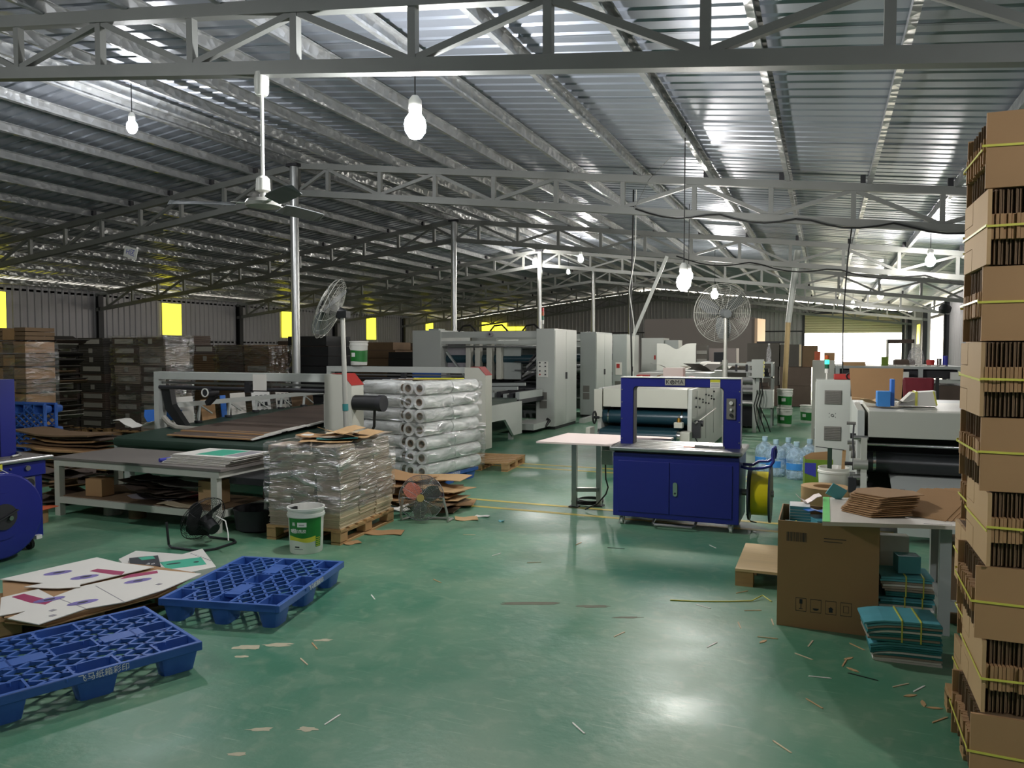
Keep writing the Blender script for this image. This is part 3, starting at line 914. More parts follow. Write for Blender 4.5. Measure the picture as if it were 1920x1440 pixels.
scrap('cardboard_flap', -3.72, 5.50, 0.0, 0.14, 0.10, 0.9, 'kraft', 'small brown flap on the floor next to the glue bucket', None, 0.008)

# ================================================================ film rolls on the blue pallet
rollm = MB().pipe((0, -0.285, 0), (0, 0.285, 0), 0.0795, 0.044, 22).mesh('film', 'film_roll', True)
corem = MB().pipe((0, -0.289, 0), (0, 0.289, 0), 0.044, 0.036, 16).mesh('core', 'kraft_dark', True)
rz0 = math.radians(-8); c0, s0 = math.cos(rz0), math.sin(rz0)
ORD2 = 'first second third fourth fifth sixth seventh eighth ninth tenth eleventh twelfth thirteenth fourteenth fifteenth sixteenth seventeenth eighteenth nineteenth twentieth'.split()
ORD2 += ['twenty ' + w for w in ORD2[:9]] + ['thirtieth', 'thirty first', 'thirty second']
NTH = ['bottom', 'second', 'third', 'fourth', 'fifth', 'sixth', 'seventh', 'eighth', 'ninth', 'tenth', 'eleventh', 'twelfth']
def roll(lx, ly, z, rz, lab):
    t = thing('film_roll', lab, 'film roll', (-4.66 + lx * c0 - ly * s0, 8.50 + lx * s0 + ly * c0, z), rz0 + rz, 'stretch film rolls on the blue pallet')
    put('film', rollm, t); put('core', corem, t)
for k in range(7):
    z = 0.228 + k * 0.162
    dx = 0.03 if k < 3 else 0.0
    for q in (0, 1):
        for yy in (-0.30, 0.29):
            roll(0.375 + dx - q * 0.163, yy, z, RND.uniform(-0.015, 0.015), 'clear film roll, %s layer, %s %s column of the rolls pointing away' % (NTH[k], 'front' if yy < 0 else 'rear', 'right' if q == 0 else 'left'))
    rows = range(7) if k == 6 else (0, 1)
    for r_ in rows:
        roll(-0.235 + dx * 0.4, -0.48 + r_ * 0.163, z, PI / 2 + RND.uniform(-0.01, 0.01), 'clear film roll lying crosswise, %s layer, %s row from the front' % (NTH[k], ['first'][0] if r_ == 0 else NTH[r_]))
wrap_shell('stretch_wrap', 'clear film wound around the lower rolls on the blue pallet', -4.66, 8.50, 1.03, 1.20, 0.17, 0.70, rz0, rough=0.02)
wrap_shell('stretch_wrap', 'clear film wound around the upper rolls on the blue pallet', -4.675, 8.50, 0.98, 1.18, 0.70, 1.26, rz0, rough=0.02)
sheet('yellow_leaflet', [(-4.75, 8.4), (-4.25, 8.55), (-4.22, 8.75), (-4.70, 8.62)], 1.285, 0.012, 'label_yellow', 'yellow leaflet lying on top of the film rolls', 'leaflet')
sheet('cardboard_sheet', [(-5.0, 8.3), (-4.5, 8.25), (-4.3, 8.7), (-4.9, 8.9)], 1.280, 0.004, 'kraft_dark', 'dark cardboard sheet lying on top of the film rolls', 'cardboard')

# ================================================================ heap of flat cardboard behind the round fan
g = 'flattened cardboard in the heap behind the round fan'
for i in range(17):
    w = RND.uniform(0.5, 0.95); d = RND.uniform(0.28, 0.5)
    scrap('flattened_carton', -3.92 + RND.uniform(-0.28, 0.22), 6.98 + RND.uniform(-0.10, 0.28), 0.0 + i * 0.019, w, d, RND.uniform(-0.35, 0.35), RND.choice(['kraft', 'kraft', 'kraft_light', 'kraft_dark']), 'flattened brown carton in the heap behind the round metal fan', g, RND.uniform(0.01, 0.05), 0.006)
for i, (cx, cy, w, d, a, mt) in enumerate(((-3.93, 6.56, 0.30, 0.10, 0.9, 'white_paper'), (-3.86, 6.46, 0.26, 0.08, 0.7, 'white_paper'))):
    scrap('paper_strip', cx, cy, 0.05 + 0.05 * i, w, d, a, mt, ['white paper strip leaning left of the round metal fan', 'upper white paper strip left of the round metal fan'][i], None, 0.04)
for (cx, cy, w, d, a, mt, lb) in ((-3.22, 6.72, 0.22, 0.16, 0.5, 'kraft_light', 'small brown scrap at the right of the cardboard heap'), (-3.12, 6.88, 0.14, 0.07, 0.1, 'white_paper', 'little white scrap at the right end of the cardboard heap'), (-2.86, 6.75, 0.05, 0.05, 0.1, 'teal_paper', 'tiny pale blue scrap on the floor by the yellow lines')):
    scrap('scrap', cx, cy, 0.0, w, d, a, mt, lb, None, 0.01)

# ================================================================ fans
def cage(m, R, dep, nr, nspoke, wire, mat=None):
    """guard around the local x axis: front at +x"""
    for side in (1, -1):
        for k in range(nr):
            q = 0.22 + 0.78 * k / (nr - 1)
            x = side * dep * math.sqrt(max(0.0, 1 - (q * 0.985) ** 2)) if q < 1 else 0
            m.ring((x, 0, 0), (0, 1, 0), (0, 0, 1), R * q, wire, 40, 4, mat)
        for s in range(nspoke):
            a = 2 * PI * s / nspoke
            pts = []
            for k in range(6):
                q = 0.16 + 0.84 * k / 5
                x = side * dep * math.sqrt(max(0.0, 1 - (q * 0.985) ** 2)) if q < 1 else 0
                pts.append((x, R * q * math.cos(a), R * q * math.sin(a)))
            m.tube(pts, wire * 1.25, 4, mat)
    m.ring((0, 0, 0), (0, 1, 0), (0, 0, 1), R, wire * 2.6, 48, 6, mat)
def blade(R, w, ang):
    m = MB(); n = 6; v = []
    for i in range(n + 1):
        q = 0.16 + 0.72 * i / n
        ww = w * (0.55 + 0.75 * math.sin(PI * (0.15 + 0.75 * i / n)))
        for s in (-1, 1):
            v.append((s * ww * 0.28, R * q, s * ww * 0.5))
    N = len(v)
    v += [(x + 0.004, y, z) for x, y, z in v]
    f = []
    for i in range(n):
        a = 2 * i
        f += [(a, a + 2, a + 3, a + 1), (N + a, N + a + 1, N + a + 3, N + a + 2), (a, a + 1, N + a + 1, N + a), (a, N + a, N + a + 2, a + 2), (a + 1, a + 3, N + a + 3, N + a + 1)]
    f += [(0, 1, N + 1, N), (2 * n, N + 2 * n, N + 2 * n + 1, 2 * n + 1)]
    m.add(v, f)
    return m
def fan_head(t, loc, rot, R, dep, mats, nr=12, ns=10, wire=0.0016, nb=3, bladew=0.20, hub=0.06):
    cg, bm_, hubm, motm = mats
    m = MB(); cage(m, R, dep, nr, ns, wire)
    o = m.build('guard', cg, t, loc, rot=rot)
    for k in range(nb):
        b = blade(R, bladew, 0).build('blade', bm_, t, loc)
        b.rotation_euler = (Matrix.Rotation(rot[2], 3, 'Z') @ Matrix.Rotation(rot[1], 3, 'Y') @ Matrix.Rotation(2 * PI * k / nb + 0.4, 3, 'X')).to_euler()
    MB().cyl((dep * 0.9, 0, 0), (dep * 1.12, 0, 0), hub, 20).build('hub', hubm, t, loc, rot=rot, smooth=True)
    MB().cyl((-dep * 1.9, 0, 0), (-0.02, 0, 0), hub * 1.15, 18, r2=hub * 1.3).build('motor', motm, t, loc, rot=rot, smooth=True)
# round chrome floor fan, facing the camera
t = thing('floor_fan', 'round chrome floor fan with gold hub in front of the cardboard heap', 'fan', (-3.55, 6.42, 0))
fan_head(t, (0, 0, 0.24), (0, math.radians(-8), math.radians(-68)), 0.215, 0.075, ('chrome', 'blade_grey', 'gold', 'dark_steel'), 15, 12, 0.0016, 3, 0.11, 0.036)
[c for c in t.children if c.name.startswith('blade')][1].data.materials[0] = MATS['orange_blade']
mm = MB()
mm.tube([(-0.20, 0.10, 0.012), (-0.22, 0.0, 0.012), (-0.215, -0.02, 0.10), (-0.20, 0.0, 0.24)], 0.012, 8)
mm.tube([(0.22, 0.22, 0.012), (0.23, 0.1, 0.012), (0.225, 0.09, 0.10), (0.19, 0.08, 0.24)], 0.012, 8)
mm.tube([(-0.20, 0.10, 0.012), (-0.05, 0.14, 0.012), (0.22, 0.22, 0.012)], 0.012, 8)
mm.build('stand', 'fan_grey', t, smooth=True)
# black fan on the floor facing left and up
t = thing('floor_fan', 'black floor fan tilted back in front of the long table', 'fan', (-4.85, 4.98, 0))
fan_head(t, (0.0, 0, 0.225), (0, math.radians(-28), math.radians(172)), 0.205, 0.085, ('black_cable', 'black_rubber', 'black_rubber', 'black_rubber'), 14, 12, 0.0013, 3, 0.16, 0.045)
mm = MB()
mm.tube([(-0.20, -0.20, 0.22), (-0.19, -0.19, 0.03), (-0.15, -0.20, 0.012), (0.16, -0.20, 0.012), (0.22, -0.10, 0.012), (0.22, 0.14, 0.012), (0.14, 0.20, 0.012), (-0.12, 0.20, 0.012), (-0.17, 0.19, 0.05), (-0.10, 0.205, 0.22)], 0.010, 8)
mm.build('stand', 'dark_steel', t, smooth=True)
MB().tube([(0.14, 0.0, 0.26), (0.26, -0.02, 0.23), (0.34, -0.08, 0.15), (0.38, -0.12, 0.10)], 0.005, 6).build('power_cord', 'white_plastic', t, smooth=True)
# pedestal fan by the conveyor, seen from the side
t = thing('pedestal_fan', 'tall pedestal fan seen nearly edge on beside the first conveyor gantry', 'fan', (-4.58, 6.72, 0))
fan_head(t, (-0.21, 0.0, 2.08), (0, math.radians(-24), math.radians(205)), 0.335, 0.10, ('fan_grey', 'blade_grey', 'dark_steel', 'black_rubber'), 15, 14, 0.0013, 3, 0.22, 0.05)
MB().cyl((0, 0, 0.03), (-0.05, 0, 1.98), 0.028, 14, r2=0.024).build('pole', 'fan_grey', t, smooth=True)
MB().cyl((-0.025, 0, 1.02), (-0.027, 0, 1.09), 0.031, 14).build('tape_band', 'teal_dark', t, smooth=True)
MB().box(-0.09, -0.04, 1.98, 0.02, 0.04, 2.05).build('yoke', 'black_rubber', t)
MB().lathe([(0.22, 0), (0.22, 0.02), (0.05, 0.05), (0.03, 0.08)], 20).build('base', 'dark_steel', t, smooth=True)
# grey pedestal fan near the middle, seen from behind
t = thing('pedestal_fan', 'tall grey pedestal fan with round wire cage right of the low bulb', 'fan', (-1.20, 10.25, 0))
fan_head(t, (-0.05, 0.06, 2.13), (0, math.radians(-6), math.radians(118)), 0.38, 0.10, ('fan_grey', 'blade_grey', 'blade_grey', 'blade_grey'), 14, 14, 0.0017, 3, 0.13, 0.045)
MB().cyl((0, 0, 0.05), (0, 0, 1.50), 0.030, 14).build('pole', 'fan_grey', t, smooth=True)
MB().cyl((0, 0, 1.48), (0, 0, 2.06), 0.022, 14).build('inner_pole', 'fan_grey', t, smooth=True)
MB().cyl((0, 0, 1.46), (0, 0, 1.52), 0.036, 14).build('collar', 'fan_grey', t, smooth=True)
MB().lathe([(0.25, 0), (0.25, 0.02), (0.05, 0.06), (0.03, 0.10)], 20).build('base', 'dark_steel', t, smooth=True)
# ceiling fan
t = thing('ceiling_fan', 'white rod ceiling fan with dark blades hung from the nearest truss', 'fan', (-4.02, 4.8, 0))
MB().lathe([(0.04, 3.59), (0.052, 3.61), (0.055, 3.70), (0.05, 3.76)], 18).build('canopy', 'white_plastic', t, smooth=True)
MB().cyl((0, 0, 2.94), (0, 0, 3.62), 0.014, 12).build('rod', 'white_plastic', t, smooth=True)
MB().lathe([(0.02, 2.855), (0.055, 2.87), (0.05, 2.96), (0.03, 2.98)], 18).build('lower_cup', 'white_plastic', t, smooth=True)
MB().lathe([(0.02, 2.86), (0.03, 2.82), (0.12, 2.80), (0.135, 2.775), (0.13, 2.75), (0.05, 2.735), (0.02, 2.73)], 24).build('motor', 'fan_grey', t, smooth=True)
for k, a in enumerate((math.radians(208), math.radians(328), math.radians(88))):
    ca, sa = math.cos(a), math.sin(a)
    def W(r, s, z): return (r * ca - s * sa, r * sa + s * ca, z)
    m = MB(); v = []
    prof = [(0.20, 0.055), (0.30, 0.075), (0.55, 0.07), (0.66, 0.06), (0.70, 0.03)]
    for r, w in prof:
        v += [W(r, -w, 2.775 + 0.02), W(r, w, 2.775 - 0.025)]
    N = len(v); v += [(x, y, z - 0.006) for x, y, z in v]
    f = []
    for i in range(len(prof) - 1):
        q = 2 * i
        f += [(q, q + 2, q + 3, q + 1), (N + q, N + q + 1, N + q + 3, N + q + 2), (q, N + q, N + q + 2, q + 2), (q + 1, q + 3, N + q + 3, N + q + 1)]
    f += [(0, 1, N + 1, N), (N - 2, N + N - 2, N + N - 1, N - 1)]
    m.add(v, f); bl = m.build('blade', 'blade_grey', t)
    MB().bar(W(0.10, 0, 2.775), W(0.24, 0, 2.78), 0.035, 0.006).build('blade_arm', 'white_plastic', bl)
# zone sign under the roof
t = thing('zone_sign', 'small tilted white zone sign with blue lettering under the left roof', 'sign', (-11.83, 10.5, 3.43), 0, rot=(0, 0, 0))
o = MB().box(-0.16, -0.006, -0.10, 0.16, 0.006, 0.10).build('board', 'white_plastic', t, rot=(0, math.radians(16), 0))
text('lettering', 'H区', 0.13, 'print_blue', t, (0, -0.0075, 0), (PI / 2, math.radians(-16), 0) if False else (Matrix.Rotation(math.radians(16), 3, 'Y') @ Matrix.Rotation(PI / 2, 3, 'X')).to_euler())
MB().cyl((-0.10, 0, 0.10), (-0.08, 0.29, 0.46), 0.003, 5).build('wire', 'steel', t)
# ================================================================ strapping machine with arch (blue)
def caster(t, x, y, r=0.035, mat='white_plastic'):
    c = MB().cyl((x - 0.012, y, r), (x + 0.012, y, r), r, 16).build('caster', mat, t, smooth=True)
    MB().box(x - 0.022, y - 0.02, r, x - 0.014, y + 0.02, 2 * r + 0.004).box(x + 0.014, y - 0.02, r, x + 0.022, y + 0.02, 2 * r + 0.004).box(x - 0.022, y - 0.02, 2 * r + 0.004, x + 0.022, y + 0.02, 2 * r + 0.012).build('fork', 'steel', c)
t = thing('strapping_machine', 'royal blue arch strapping machine with a yellow strap reel at its side', 'machine', (-1.265, 7.05, 0))
MB().box(-0.575, 0.0, 0.085, 0.575, 0.60, 0.685).build('body', 'royal_blue', t, bevel=0.006)
for k, (x0, x1) in enumerate(((-0.525, -0.046), (-0.040, 0.515))):
    d = MB().box(x0, -0.008, 0.135, x1, 0.004, 0.615).build('door', 'royal_blue', t, bevel=0.003)
    if k == 1:
        MB().prism([(0.010 + 0.020 * math.cos(a) , 0.372 + 0.020 * math.sin(a) + (0.045 if math.sin(a) > 0 else -0.045)) for a in (2 * PI * i / 20 for i in range(20))], -0.016, -0.008, 'y').build('handle', 'chrome', d)
        MB().cyl((0.010, -0.018, 0.335), (0.010, -0.014, 0.335), 0.009, 12).build('lock', 'print_dark', d)
MB().box(-0.565, 0.02, 0.685, 0.565, 0.58, 0.708).build('neck', 'black_rubber', t)
MB().box(-0.605, -0.045, 0.708, 0.605, 0.62, 0.745).build('table_top', 'steel', t, bevel=0.012)
for k in range(5):
    MB().box(-0.58, 0.02 + k * 0.11, 0.745, 0.40, 0.10 + k * 0.11, 0.748).build('table_strip', 'steel', t)
MB().box(0.06, 0.12, 0.748, 0.16, 0.15, 0.754).build('guide_strip', 'orange', t)
MB().box(0.16, 0.14, 0.748, 0.43, 0.17, 0.770).build('guide_rail', 'chrome', t)
# arch: one outline with a rounded opening
A0, A1, Z0, Z1 = -0.555, 0.560, 0.745, 1.385
I0, I1, IZ, RR = -0.435, 0.410, 1.305, 0.035
def arc(cx, cz, a0, a1, n=5): return [(cx + RR * math.cos(math.radians(a0 + (a1 - a0) * i / n)), cz + RR * math.sin(math.radians(a0 + (a1 - a0) * i / n))) for i in range(n + 1)]
outline = [(A0, Z0), (A0, Z1), (A1, Z1), (A1, Z0), (I1, Z0)] + arc(I1 - RR, IZ - RR, 0, 90) + arc(I0 + RR, IZ - RR, 90, 180) + [(I0, Z0)]
MB().prism(outline, 0.20, 0.34, 'y').build('arch', 'royal_blue', t)
inner = [(I1, Z0 + 0.005)] + arc(I1 - RR, IZ - RR, 0, 90) + arc(I0 + RR, IZ - RR, 90, 180) + [(I0, Z0 + 0.005)]
m = MB(); n_ = len(inner)
sh = [((x - 0.006 if x > 0 else x + 0.006), z - (0.006 if z > 1.25 else 0)) for x, z in inner]
v = [(x, 0.205, z) for x, z in sh] + [(x, 0.335, z) for x, z in sh] + [(x, 0.205, z) for x, z in inner] + [(x, 0.335, z) for x, z in inner]
f = []
for i in range(n_ - 1):
    f += [(i, i + 1, n_ + i + 1, n_ + i), (2 * n_ + i, 3 * n_ + i, 3 * n_ + i + 1, 2 * n_ + i + 1), (i, 2 * n_ + i, 2 * n_ + i + 1, i + 1), (n_ + i, n_ + i + 1, 3 * n_ + i + 1, 3 * n_ + i)]
m.add(v, f).build('strap_track', 'dark_steel', t)
MB().box(A0, 0.19, Z1, A1, 0.35, Z1 + 0.008).build('arch_cap', 'white_plastic', t)
np_ = MB().box(-0.13, 0.194, 1.318, 0.055, 0.200, 1.378).build('name_plate', 'sticker_grey', t)
text('lettering', 'K', 0.055, 'print_dark', np_, (-0.105, 0.193, 1.347), UPRIGHT)
m = MB(); m.ring((-0.062, 0.192, 1.347), (1, 0, 0), (0, 0, 1), 0.017, 0.003, 24, 6)
for a in range(4): m.bar((-0.062, 0.192, 1.347), (-0.062 + 0.016 * math.cos(a * 1.2 + 0.6), 0.192, 1.347 + 0.016 * math.sin(a * 1.2 + 0.6)), 0.004, 0.002)
m.build('clock_emblem', 'print_dark', np_)
text('lettering', 'MA', 0.055, 'print_dark', np_, (0.003, 0.193, 1.347), UPRIGHT)
wl_ = MB().box(0.285, 0.196, 1.300, 0.375, 0.200, 1.376).build('warning_label', 'white_paper', t)
MB().box(0.285, 0.195, 1.352, 0.375, 0.197, 1.376).build('label_head', 'label_yellow', wl_)
for k in range(3): MB().box(0.292, 0.1945, 1.312 + k * 0.012, 0.368, 0.196, 1.317 + k * 0.012).build('fine_print', 'print_grey', wl_)
cp = MB().box(0.435, 0.190, 1.015, 0.515, 0.200, 1.205).build('control_panel', 'vent_grey', t)
for z, r_, mt in ((1.165, 0.017, 'white_plastic'), (1.105, 0.011, 'white_plastic'), (1.055, 0.015, 'dark_steel')):
    MB().cyl((0.475, 0.190, z), (0.475, 0.176, z), r_, 16).build('button', mt, cp, smooth=True)
for sx in (A0 + 0.012, A1 - 0.012):
    for z in (0.80, 0.99, 1.15, 1.27): MB().cyl((sx, 0.20, z), (sx, 0.196, z), 0.006, 8).build('bolt', 'steel', t)
for x, y in ((-0.50, 0.06), (0.50, 0.06), (-0.50, 0.54), (0.50, 0.54)): caster(t, x, y)
MB().tube([(-0.19, 0.10, 0.075), (-0.19, -0.02, 0.045), (-0.17, -0.05, 0.04), (0.17, -0.05, 0.04), (0.19, -0.02, 0.045), (0.19, 0.10, 0.075)], 0.012, 8).build('foot_pedal', 'steel', t, smooth=True)
rl = MB().cyl((0.66, 0.30, 0.335), (0.81, 0.30, 0.335), 0.20, 36).build('strap_reel', 'strap_yellow', t, smooth=True)
MB().cyl((0.812, 0.30, 0.335), (0.830, 0.30, 0.335), 0.262, 40).build('reel_disc', 'navy_disc', rl, smooth=True)
MB().cyl((0.630, 0.30, 0.335), (0.648, 0.30, 0.335), 0.25, 40).build('reel_disc', 'navy_disc', rl, smooth=True)
MB().cyl((0.575, 0.30, 0.335), (0.85, 0.30, 0.335), 0.03, 16).build('axle', 'steel', rl, smooth=True)
MB().tube([(0.58, 0.10, 0.60), (0.66, 0.08, 0.585), (0.76, 0.08, 0.60), (0.83, 0.09, 0.62), (0.855, 0.10, 0.66), (0.845, 0.11, 0.72), (0.850, 0.12, 0.77), (0.865, 0.16, 0.78), (0.87, 0.20, 0.74), (0.86, 0.24, 0.68), (0.80, 0.26, 0.64), (0.72, 0.26, 0.635), (0.67, 0.26, 0.60), (0.58, 0.26, 0.60)], 0.014, 8).build('guide_handle', 'royal_blue', t, smooth=True)
MB().tube([(0.60, 0.45, 0.10), (0.64, 0.40, 0.05), (0.70, 0.30, 0.06), (0.66, 0.2, 0.09)], 0.006, 6).build('cable', 'black_cable', t, smooth=True)

# second blue strapping machine at the left edge
t = thing('strapping_machine', 'blue strapping machine with round blue reel cover at the left picture edge', 'machine', (-6.02, 3.87, 0), PI / 2)
MB().box(-0.58, 0.0, 0.10, 0.54, 0.52, 0.62).build('body', 'deep_blue', t, bevel=0.006)
MB().box(-0.58, -0.02, 0.62, 0.56, 0.54, 0.735).build('apron', 'deep_blue', t, bevel=0.004)
MB().box(-0.60, -0.06, 0.742, 0.61, 0.56, 0.775).build('table_top', 'steel', t, bevel=0.012)
MB().prism([(0.10, 0.02), (0.56, 0.02), (0.62, 0.62), (0.30, 0.70)], 0.775, 0.781).build('slide_plate', 'tabletop_grey', t)
MB().tube([(0.30, 0.02, 0.79), (0.40, 0.06, 0.795), (0.45, 0.16, 0.80)], 0.012, 8).build('lever', 'steel', t, smooth=True)
MB().box(-0.55, 0.16, 0.775, -0.42, 0.32, 1.41).box(0.31, 0.16, 0.775, 0.44, 0.32, 1.41).box(-0.42, 0.16, 1.32, 0.31, 0.32, 1.41).build('arch', 'deep_blue', t, bevel=0.004)
for z in (0.70, 0.66): MB().cyl((0.26, -0.03, z), (0.26, -0.02, z), 0.008, 8).build('bolt', 'steel', t)
MB().cyl((0.40, -0.034, 0.69), (0.40, -0.02, 0.69), 0.022, 12).build('knob', 'steel', t, smooth=True)
c_ = MB().box(0.37, -0.014, 0.51, 0.47, 0.0, 0.61).build('fan_grille', 'steel', t)
MB().cyl((0.42, -0.018, 0.56), (0.42, -0.014, 0.56), 0.042, 20).build('fan_opening', 'black_rubber', c_)
rv = MB().cyl((0.10, -0.03, 0.36), (0.10, -0.15, 0.36), 0.335, 44).build('reel_cover', 'royal_blue', t, smooth=True, bevel=0.015)
MB().cyl((0.10, -0.15, 0.36), (0.10, -0.16, 0.36), 0.18, 36).build('hub_plate', 'royal_blue', rv, smooth=True)
MB().cyl((0.10, -0.16, 0.36), (0.10, -0.175, 0.36), 0.10, 24).build('hub', 'dark_steel', rv, smooth=True)
MB().cyl((0.14, -0.175, 0.345), (0.14, -0.195, 0.345), 0.018, 12).build('hub_bolt', 'chrome', rv, smooth=True)
MB().bar((0.02, -0.178, 0.33), (0.20, -0.178, 0.40), 0.03, 0.01).build('hub_arm', 'dark_steel', rv)
MB().box(0.06, -0.06, 0.70, 0.17, -0.02, 0.76).build('strap_guide', 'label_yellow', t)
MB().bar((0.15, -0.06, 0.72), (0.22, -0.10, 0.66), 0.006).build('strap_end', 'white_plastic', t)
for x, y in ((-0.48, 0.06), (0.46, 0.06), (0.46, 0.46), (-0.48, 0.46)): caster(t, x, y, 0.045, 'black_rubber')
MB().cbox(0.47, 0.0, 0.11, 0.05, 0.09, 0.03).build('caster_lever', 'white_plastic', t)

# ================================================================ table left of the strapping machine
t = thing('work_table', 'steel work table with white top left of the blue strapping machine', 'table', (-2.05, 7.48, 0))
MB().prism([(-0.57, -0.42), (0.19, -0.40), (0.19, 0.28), (0.62, 0.28), (0.62, 0.45), (-0.52, 0.43)], 0.735, 0.752).build('table_top', 'pink_paper', t)
MB().box(-0.40, 0.17, 0.665, 0.17, 0.22, 0.735).box(-0.40, 0.31, 0.665, 0.53, 0.36, 0.735).build('apron', 'machine_grey_b', t)
for x, y in ((-0.37, 0.20), (-0.14, 0.33), (0.50, 0.33)):
    lg = MB().box(x - 0.025, y - 0.025, 0.012, x + 0.025, y + 0.025, 0.665).build('leg', 'steel', t)
    MB().box(x - 0.05, y - 0.05, 0, x + 0.05, y + 0.05, 0.012).build('foot', 'dark_steel', lg)
MB().bar((-0.37, 0.22, 0.18), (-0.14, 0.31, 0.18), 0.04).build('stretcher', 'steel', t)
MB().box(-0.05, 0.10, 0.48, 0.06, 0.18, 0.62).build('switch_box', 'machine_grey_b', t)
MB().tube([(-0.02, 0.14, 0.48), (-0.01, 0.12, 0.33), (0.02, 0.10, 0.25), (0.0, 0.09, 0.18), (-0.08, 0.06, 0.08), (-0.20, 0.02, 0.02)], 0.008, 6).build('cable', 'black_cable', t, smooth=True)
m = MB()
for k in range(4): m.ring((-2.36 + 0.02 * k, 7.95 - 0.02 * k, 0.012 + 0.013 * k), (1, 0, 0), (0, 1, 0), 0.17 - 0.012 * k, 0.007, 24, 6)
tag(m.build('coiled_cable', 'black_cable', smooth=True), 'black cable coiled on the floor under the white topped table', 'cable')

# ================================================================ long steel table with lower shelf
t = thing('work_table', 'long grey steel table with a cluttered lower shelf at the left', 'table', (-7.1, 5.35, 0))
MB().box(-0.03, -0.03, 0.56, 2.13, 0.78, 0.585).build('table_top', 'tabletop_grey', t)
MB().box(0.0, -0.02, 0.50, 2.10, 0.02, 0.56).box(0.0, 0.70, 0.50, 2.10, 0.74, 0.56).box(0.0, 0.02, 0.50, 0.04, 0.70, 0.56).box(2.06, 0.02, 0.50, 2.10, 0.70, 0.56).build('apron', 'machine_cream', t)
for x, y in ((0.035, 0.01), (2.04, 0.01), (0.035, 0.70), (2.04, 0.70)):
    MB().box(x - 0.035, y - 0.03, 0, x + 0.035, y + 0.03, 0.50).build('leg', 'machine_cream', t)
MB().box(0.07, -0.02, 0.13, 2.005, 0.02, 0.19).box(0.07, 0.68, 0.13, 2.005, 0.72, 0.19).box(0.0, 0.04, 0.13, 0.04, 0.67, 0.19).box(2.03, 0.04, 0.13, 2.07, 0.67, 0.19).build('shelf_rail', 'machine_cream', t)
sh_ = MB().box(0.04, 0.02, 0.19, 2.03, 0.68, 0.20).build('shelf', 'kraft_dark', t)
MB().box(2.11, 0.1, 0.44, 2.60, 0.72, 0.50).build('side_leaf', 'black_rubber', t)
# what stands on its shelf
tag(MB().cbox(-6.68, 5.50, 0.29, 0.20, 0.16, 0.175, 0.1).build('carton', 'kraft', bevel=0.004), 'small orange brown carton on the lower shelf of the long table', 'carton')
tag(MB().cbox(-5.33, 5.62, 0.315, 0.20, 0.20, 0.22, 0.0).build('carton', 'kraft_light', bevel=0.004), 'tan carton at the right end of the long table shelf', 'carton')
tag(MB().lathe([(0.09, 0), (0.10, 0.02), (0.12, 0.16), (0.125, 0.16), (0.11, 0.15), (0.08, 0.02)], 20).build('shelf_bowl', 'sticker_grey', None, (-6.35, 5.78, 0.202), smooth=True), 'grey plastic tub at the back of the long table shelf', 'tub')
for i in range(9):
    scrap('shelf_board', -5.95 + RND.uniform(-0.22, 0.30), 5.66 + RND.uniform(-0.10, 0.10), 0.204 + i * 0.022, RND.uniform(0.45, 0.8), RND.uniform(0.22, 0.34), RND.uniform(-0.3, 0.3), RND.choice(['board_charcoal', 'board_brown', 'board_charcoal', 'print_grey', 'chair_red']), 'dark board offcut heaped on the lower shelf of the long table', 'board offcuts on the long table shelf', 0.02)
scrap('pale_offcut', -5.55, 5.40, 0.20, 0.42, 0.12, 0.05, 'kraft_pale', 'pale curved offcut at the front edge of the long table shelf', None, 0.02)
for i, (x, y, r_, h, mt, lb) in enumerate(((-6.98, 5.02, 0.12, 0.13, 'kraft', 'brown tape roll on the floor under the left end of the long table'), (-6.62, 5.60, 0.09, 0.10, 'sticker_grey', 'grey pail under the long table'), (-6.25, 5.56, 0.08, 0.09, 'kraft_dark', 'small brown tub under the long table'))):
    tag(MB().pipe((x, y, 0), (x, y, h), r_, r_ * 0.6, 24).build(['tape_roll', 'pail', 'tub'][i], mt, smooth=True), lb, ['tape', 'pail', 'tub'][i])
scrap('orange_sheet', -6.98, 5.05, 0.132, 0.34, 0.22, 0.2, 'orange', 'orange sheet lying on the brown tape roll by the long table', None, 0.01)
tag(MB().lathe([(0.16, 0), (0.20, 0.02), (0.22, 0.20), (0.225, 0.205), (0.20, 0.20), (0.15, 0.02)], 24).build('grey_basin', 'dark_steel', None, (-4.81, 5.62, 0), smooth=True), 'dark grey basin on the floor right of the long table', 'basin')
# pile of printed blanks on the table
for i in range(9):
    o = MB().cbox(0, 0, 0.004, 0.74, 0.48, 0.008).build('printed_blank', 'white_paper', None, (-5.40 + RND.uniform(-0.02, 0.02) + 0.012 * i, 5.66 + 0.006 * i, 0.586 + 0.0095 * i), math.radians(1 + RND.uniform(-1, 1)))
    MB().cbox(0, 0, 0.0014, 0.742, 0.482, 0.0025).build('kraft_back', 'board_brown', o)
    if i < 8: tag(o, 'white edged printed blank on the long grey table, %s from below' % ORD2[i], 'carton blank', 'printed blanks piled on the long table')
    else:
        tag(o, 'topmost printed blank with a teal panel on the long grey table', 'carton blank')
        MB().box(-0.16, -0.17, 0.008, 0.16, 0.20, 0.009).build('teal_panel', 'print_teal', o)
        MB().box(0.18, -0.17, 0.008, 0.34, 0.20, 0.009).build('grey_panel', 'print_grey', o)
tag(MB().cyl((-5.84, 5.46, 0.604), (-5.80, 5.62, 0.604), 0.018, 10).build('tape_dispenser', 'print_blue', smooth=True), 'small blue and white tape roll at the left end of the blanks on the table', 'tape')

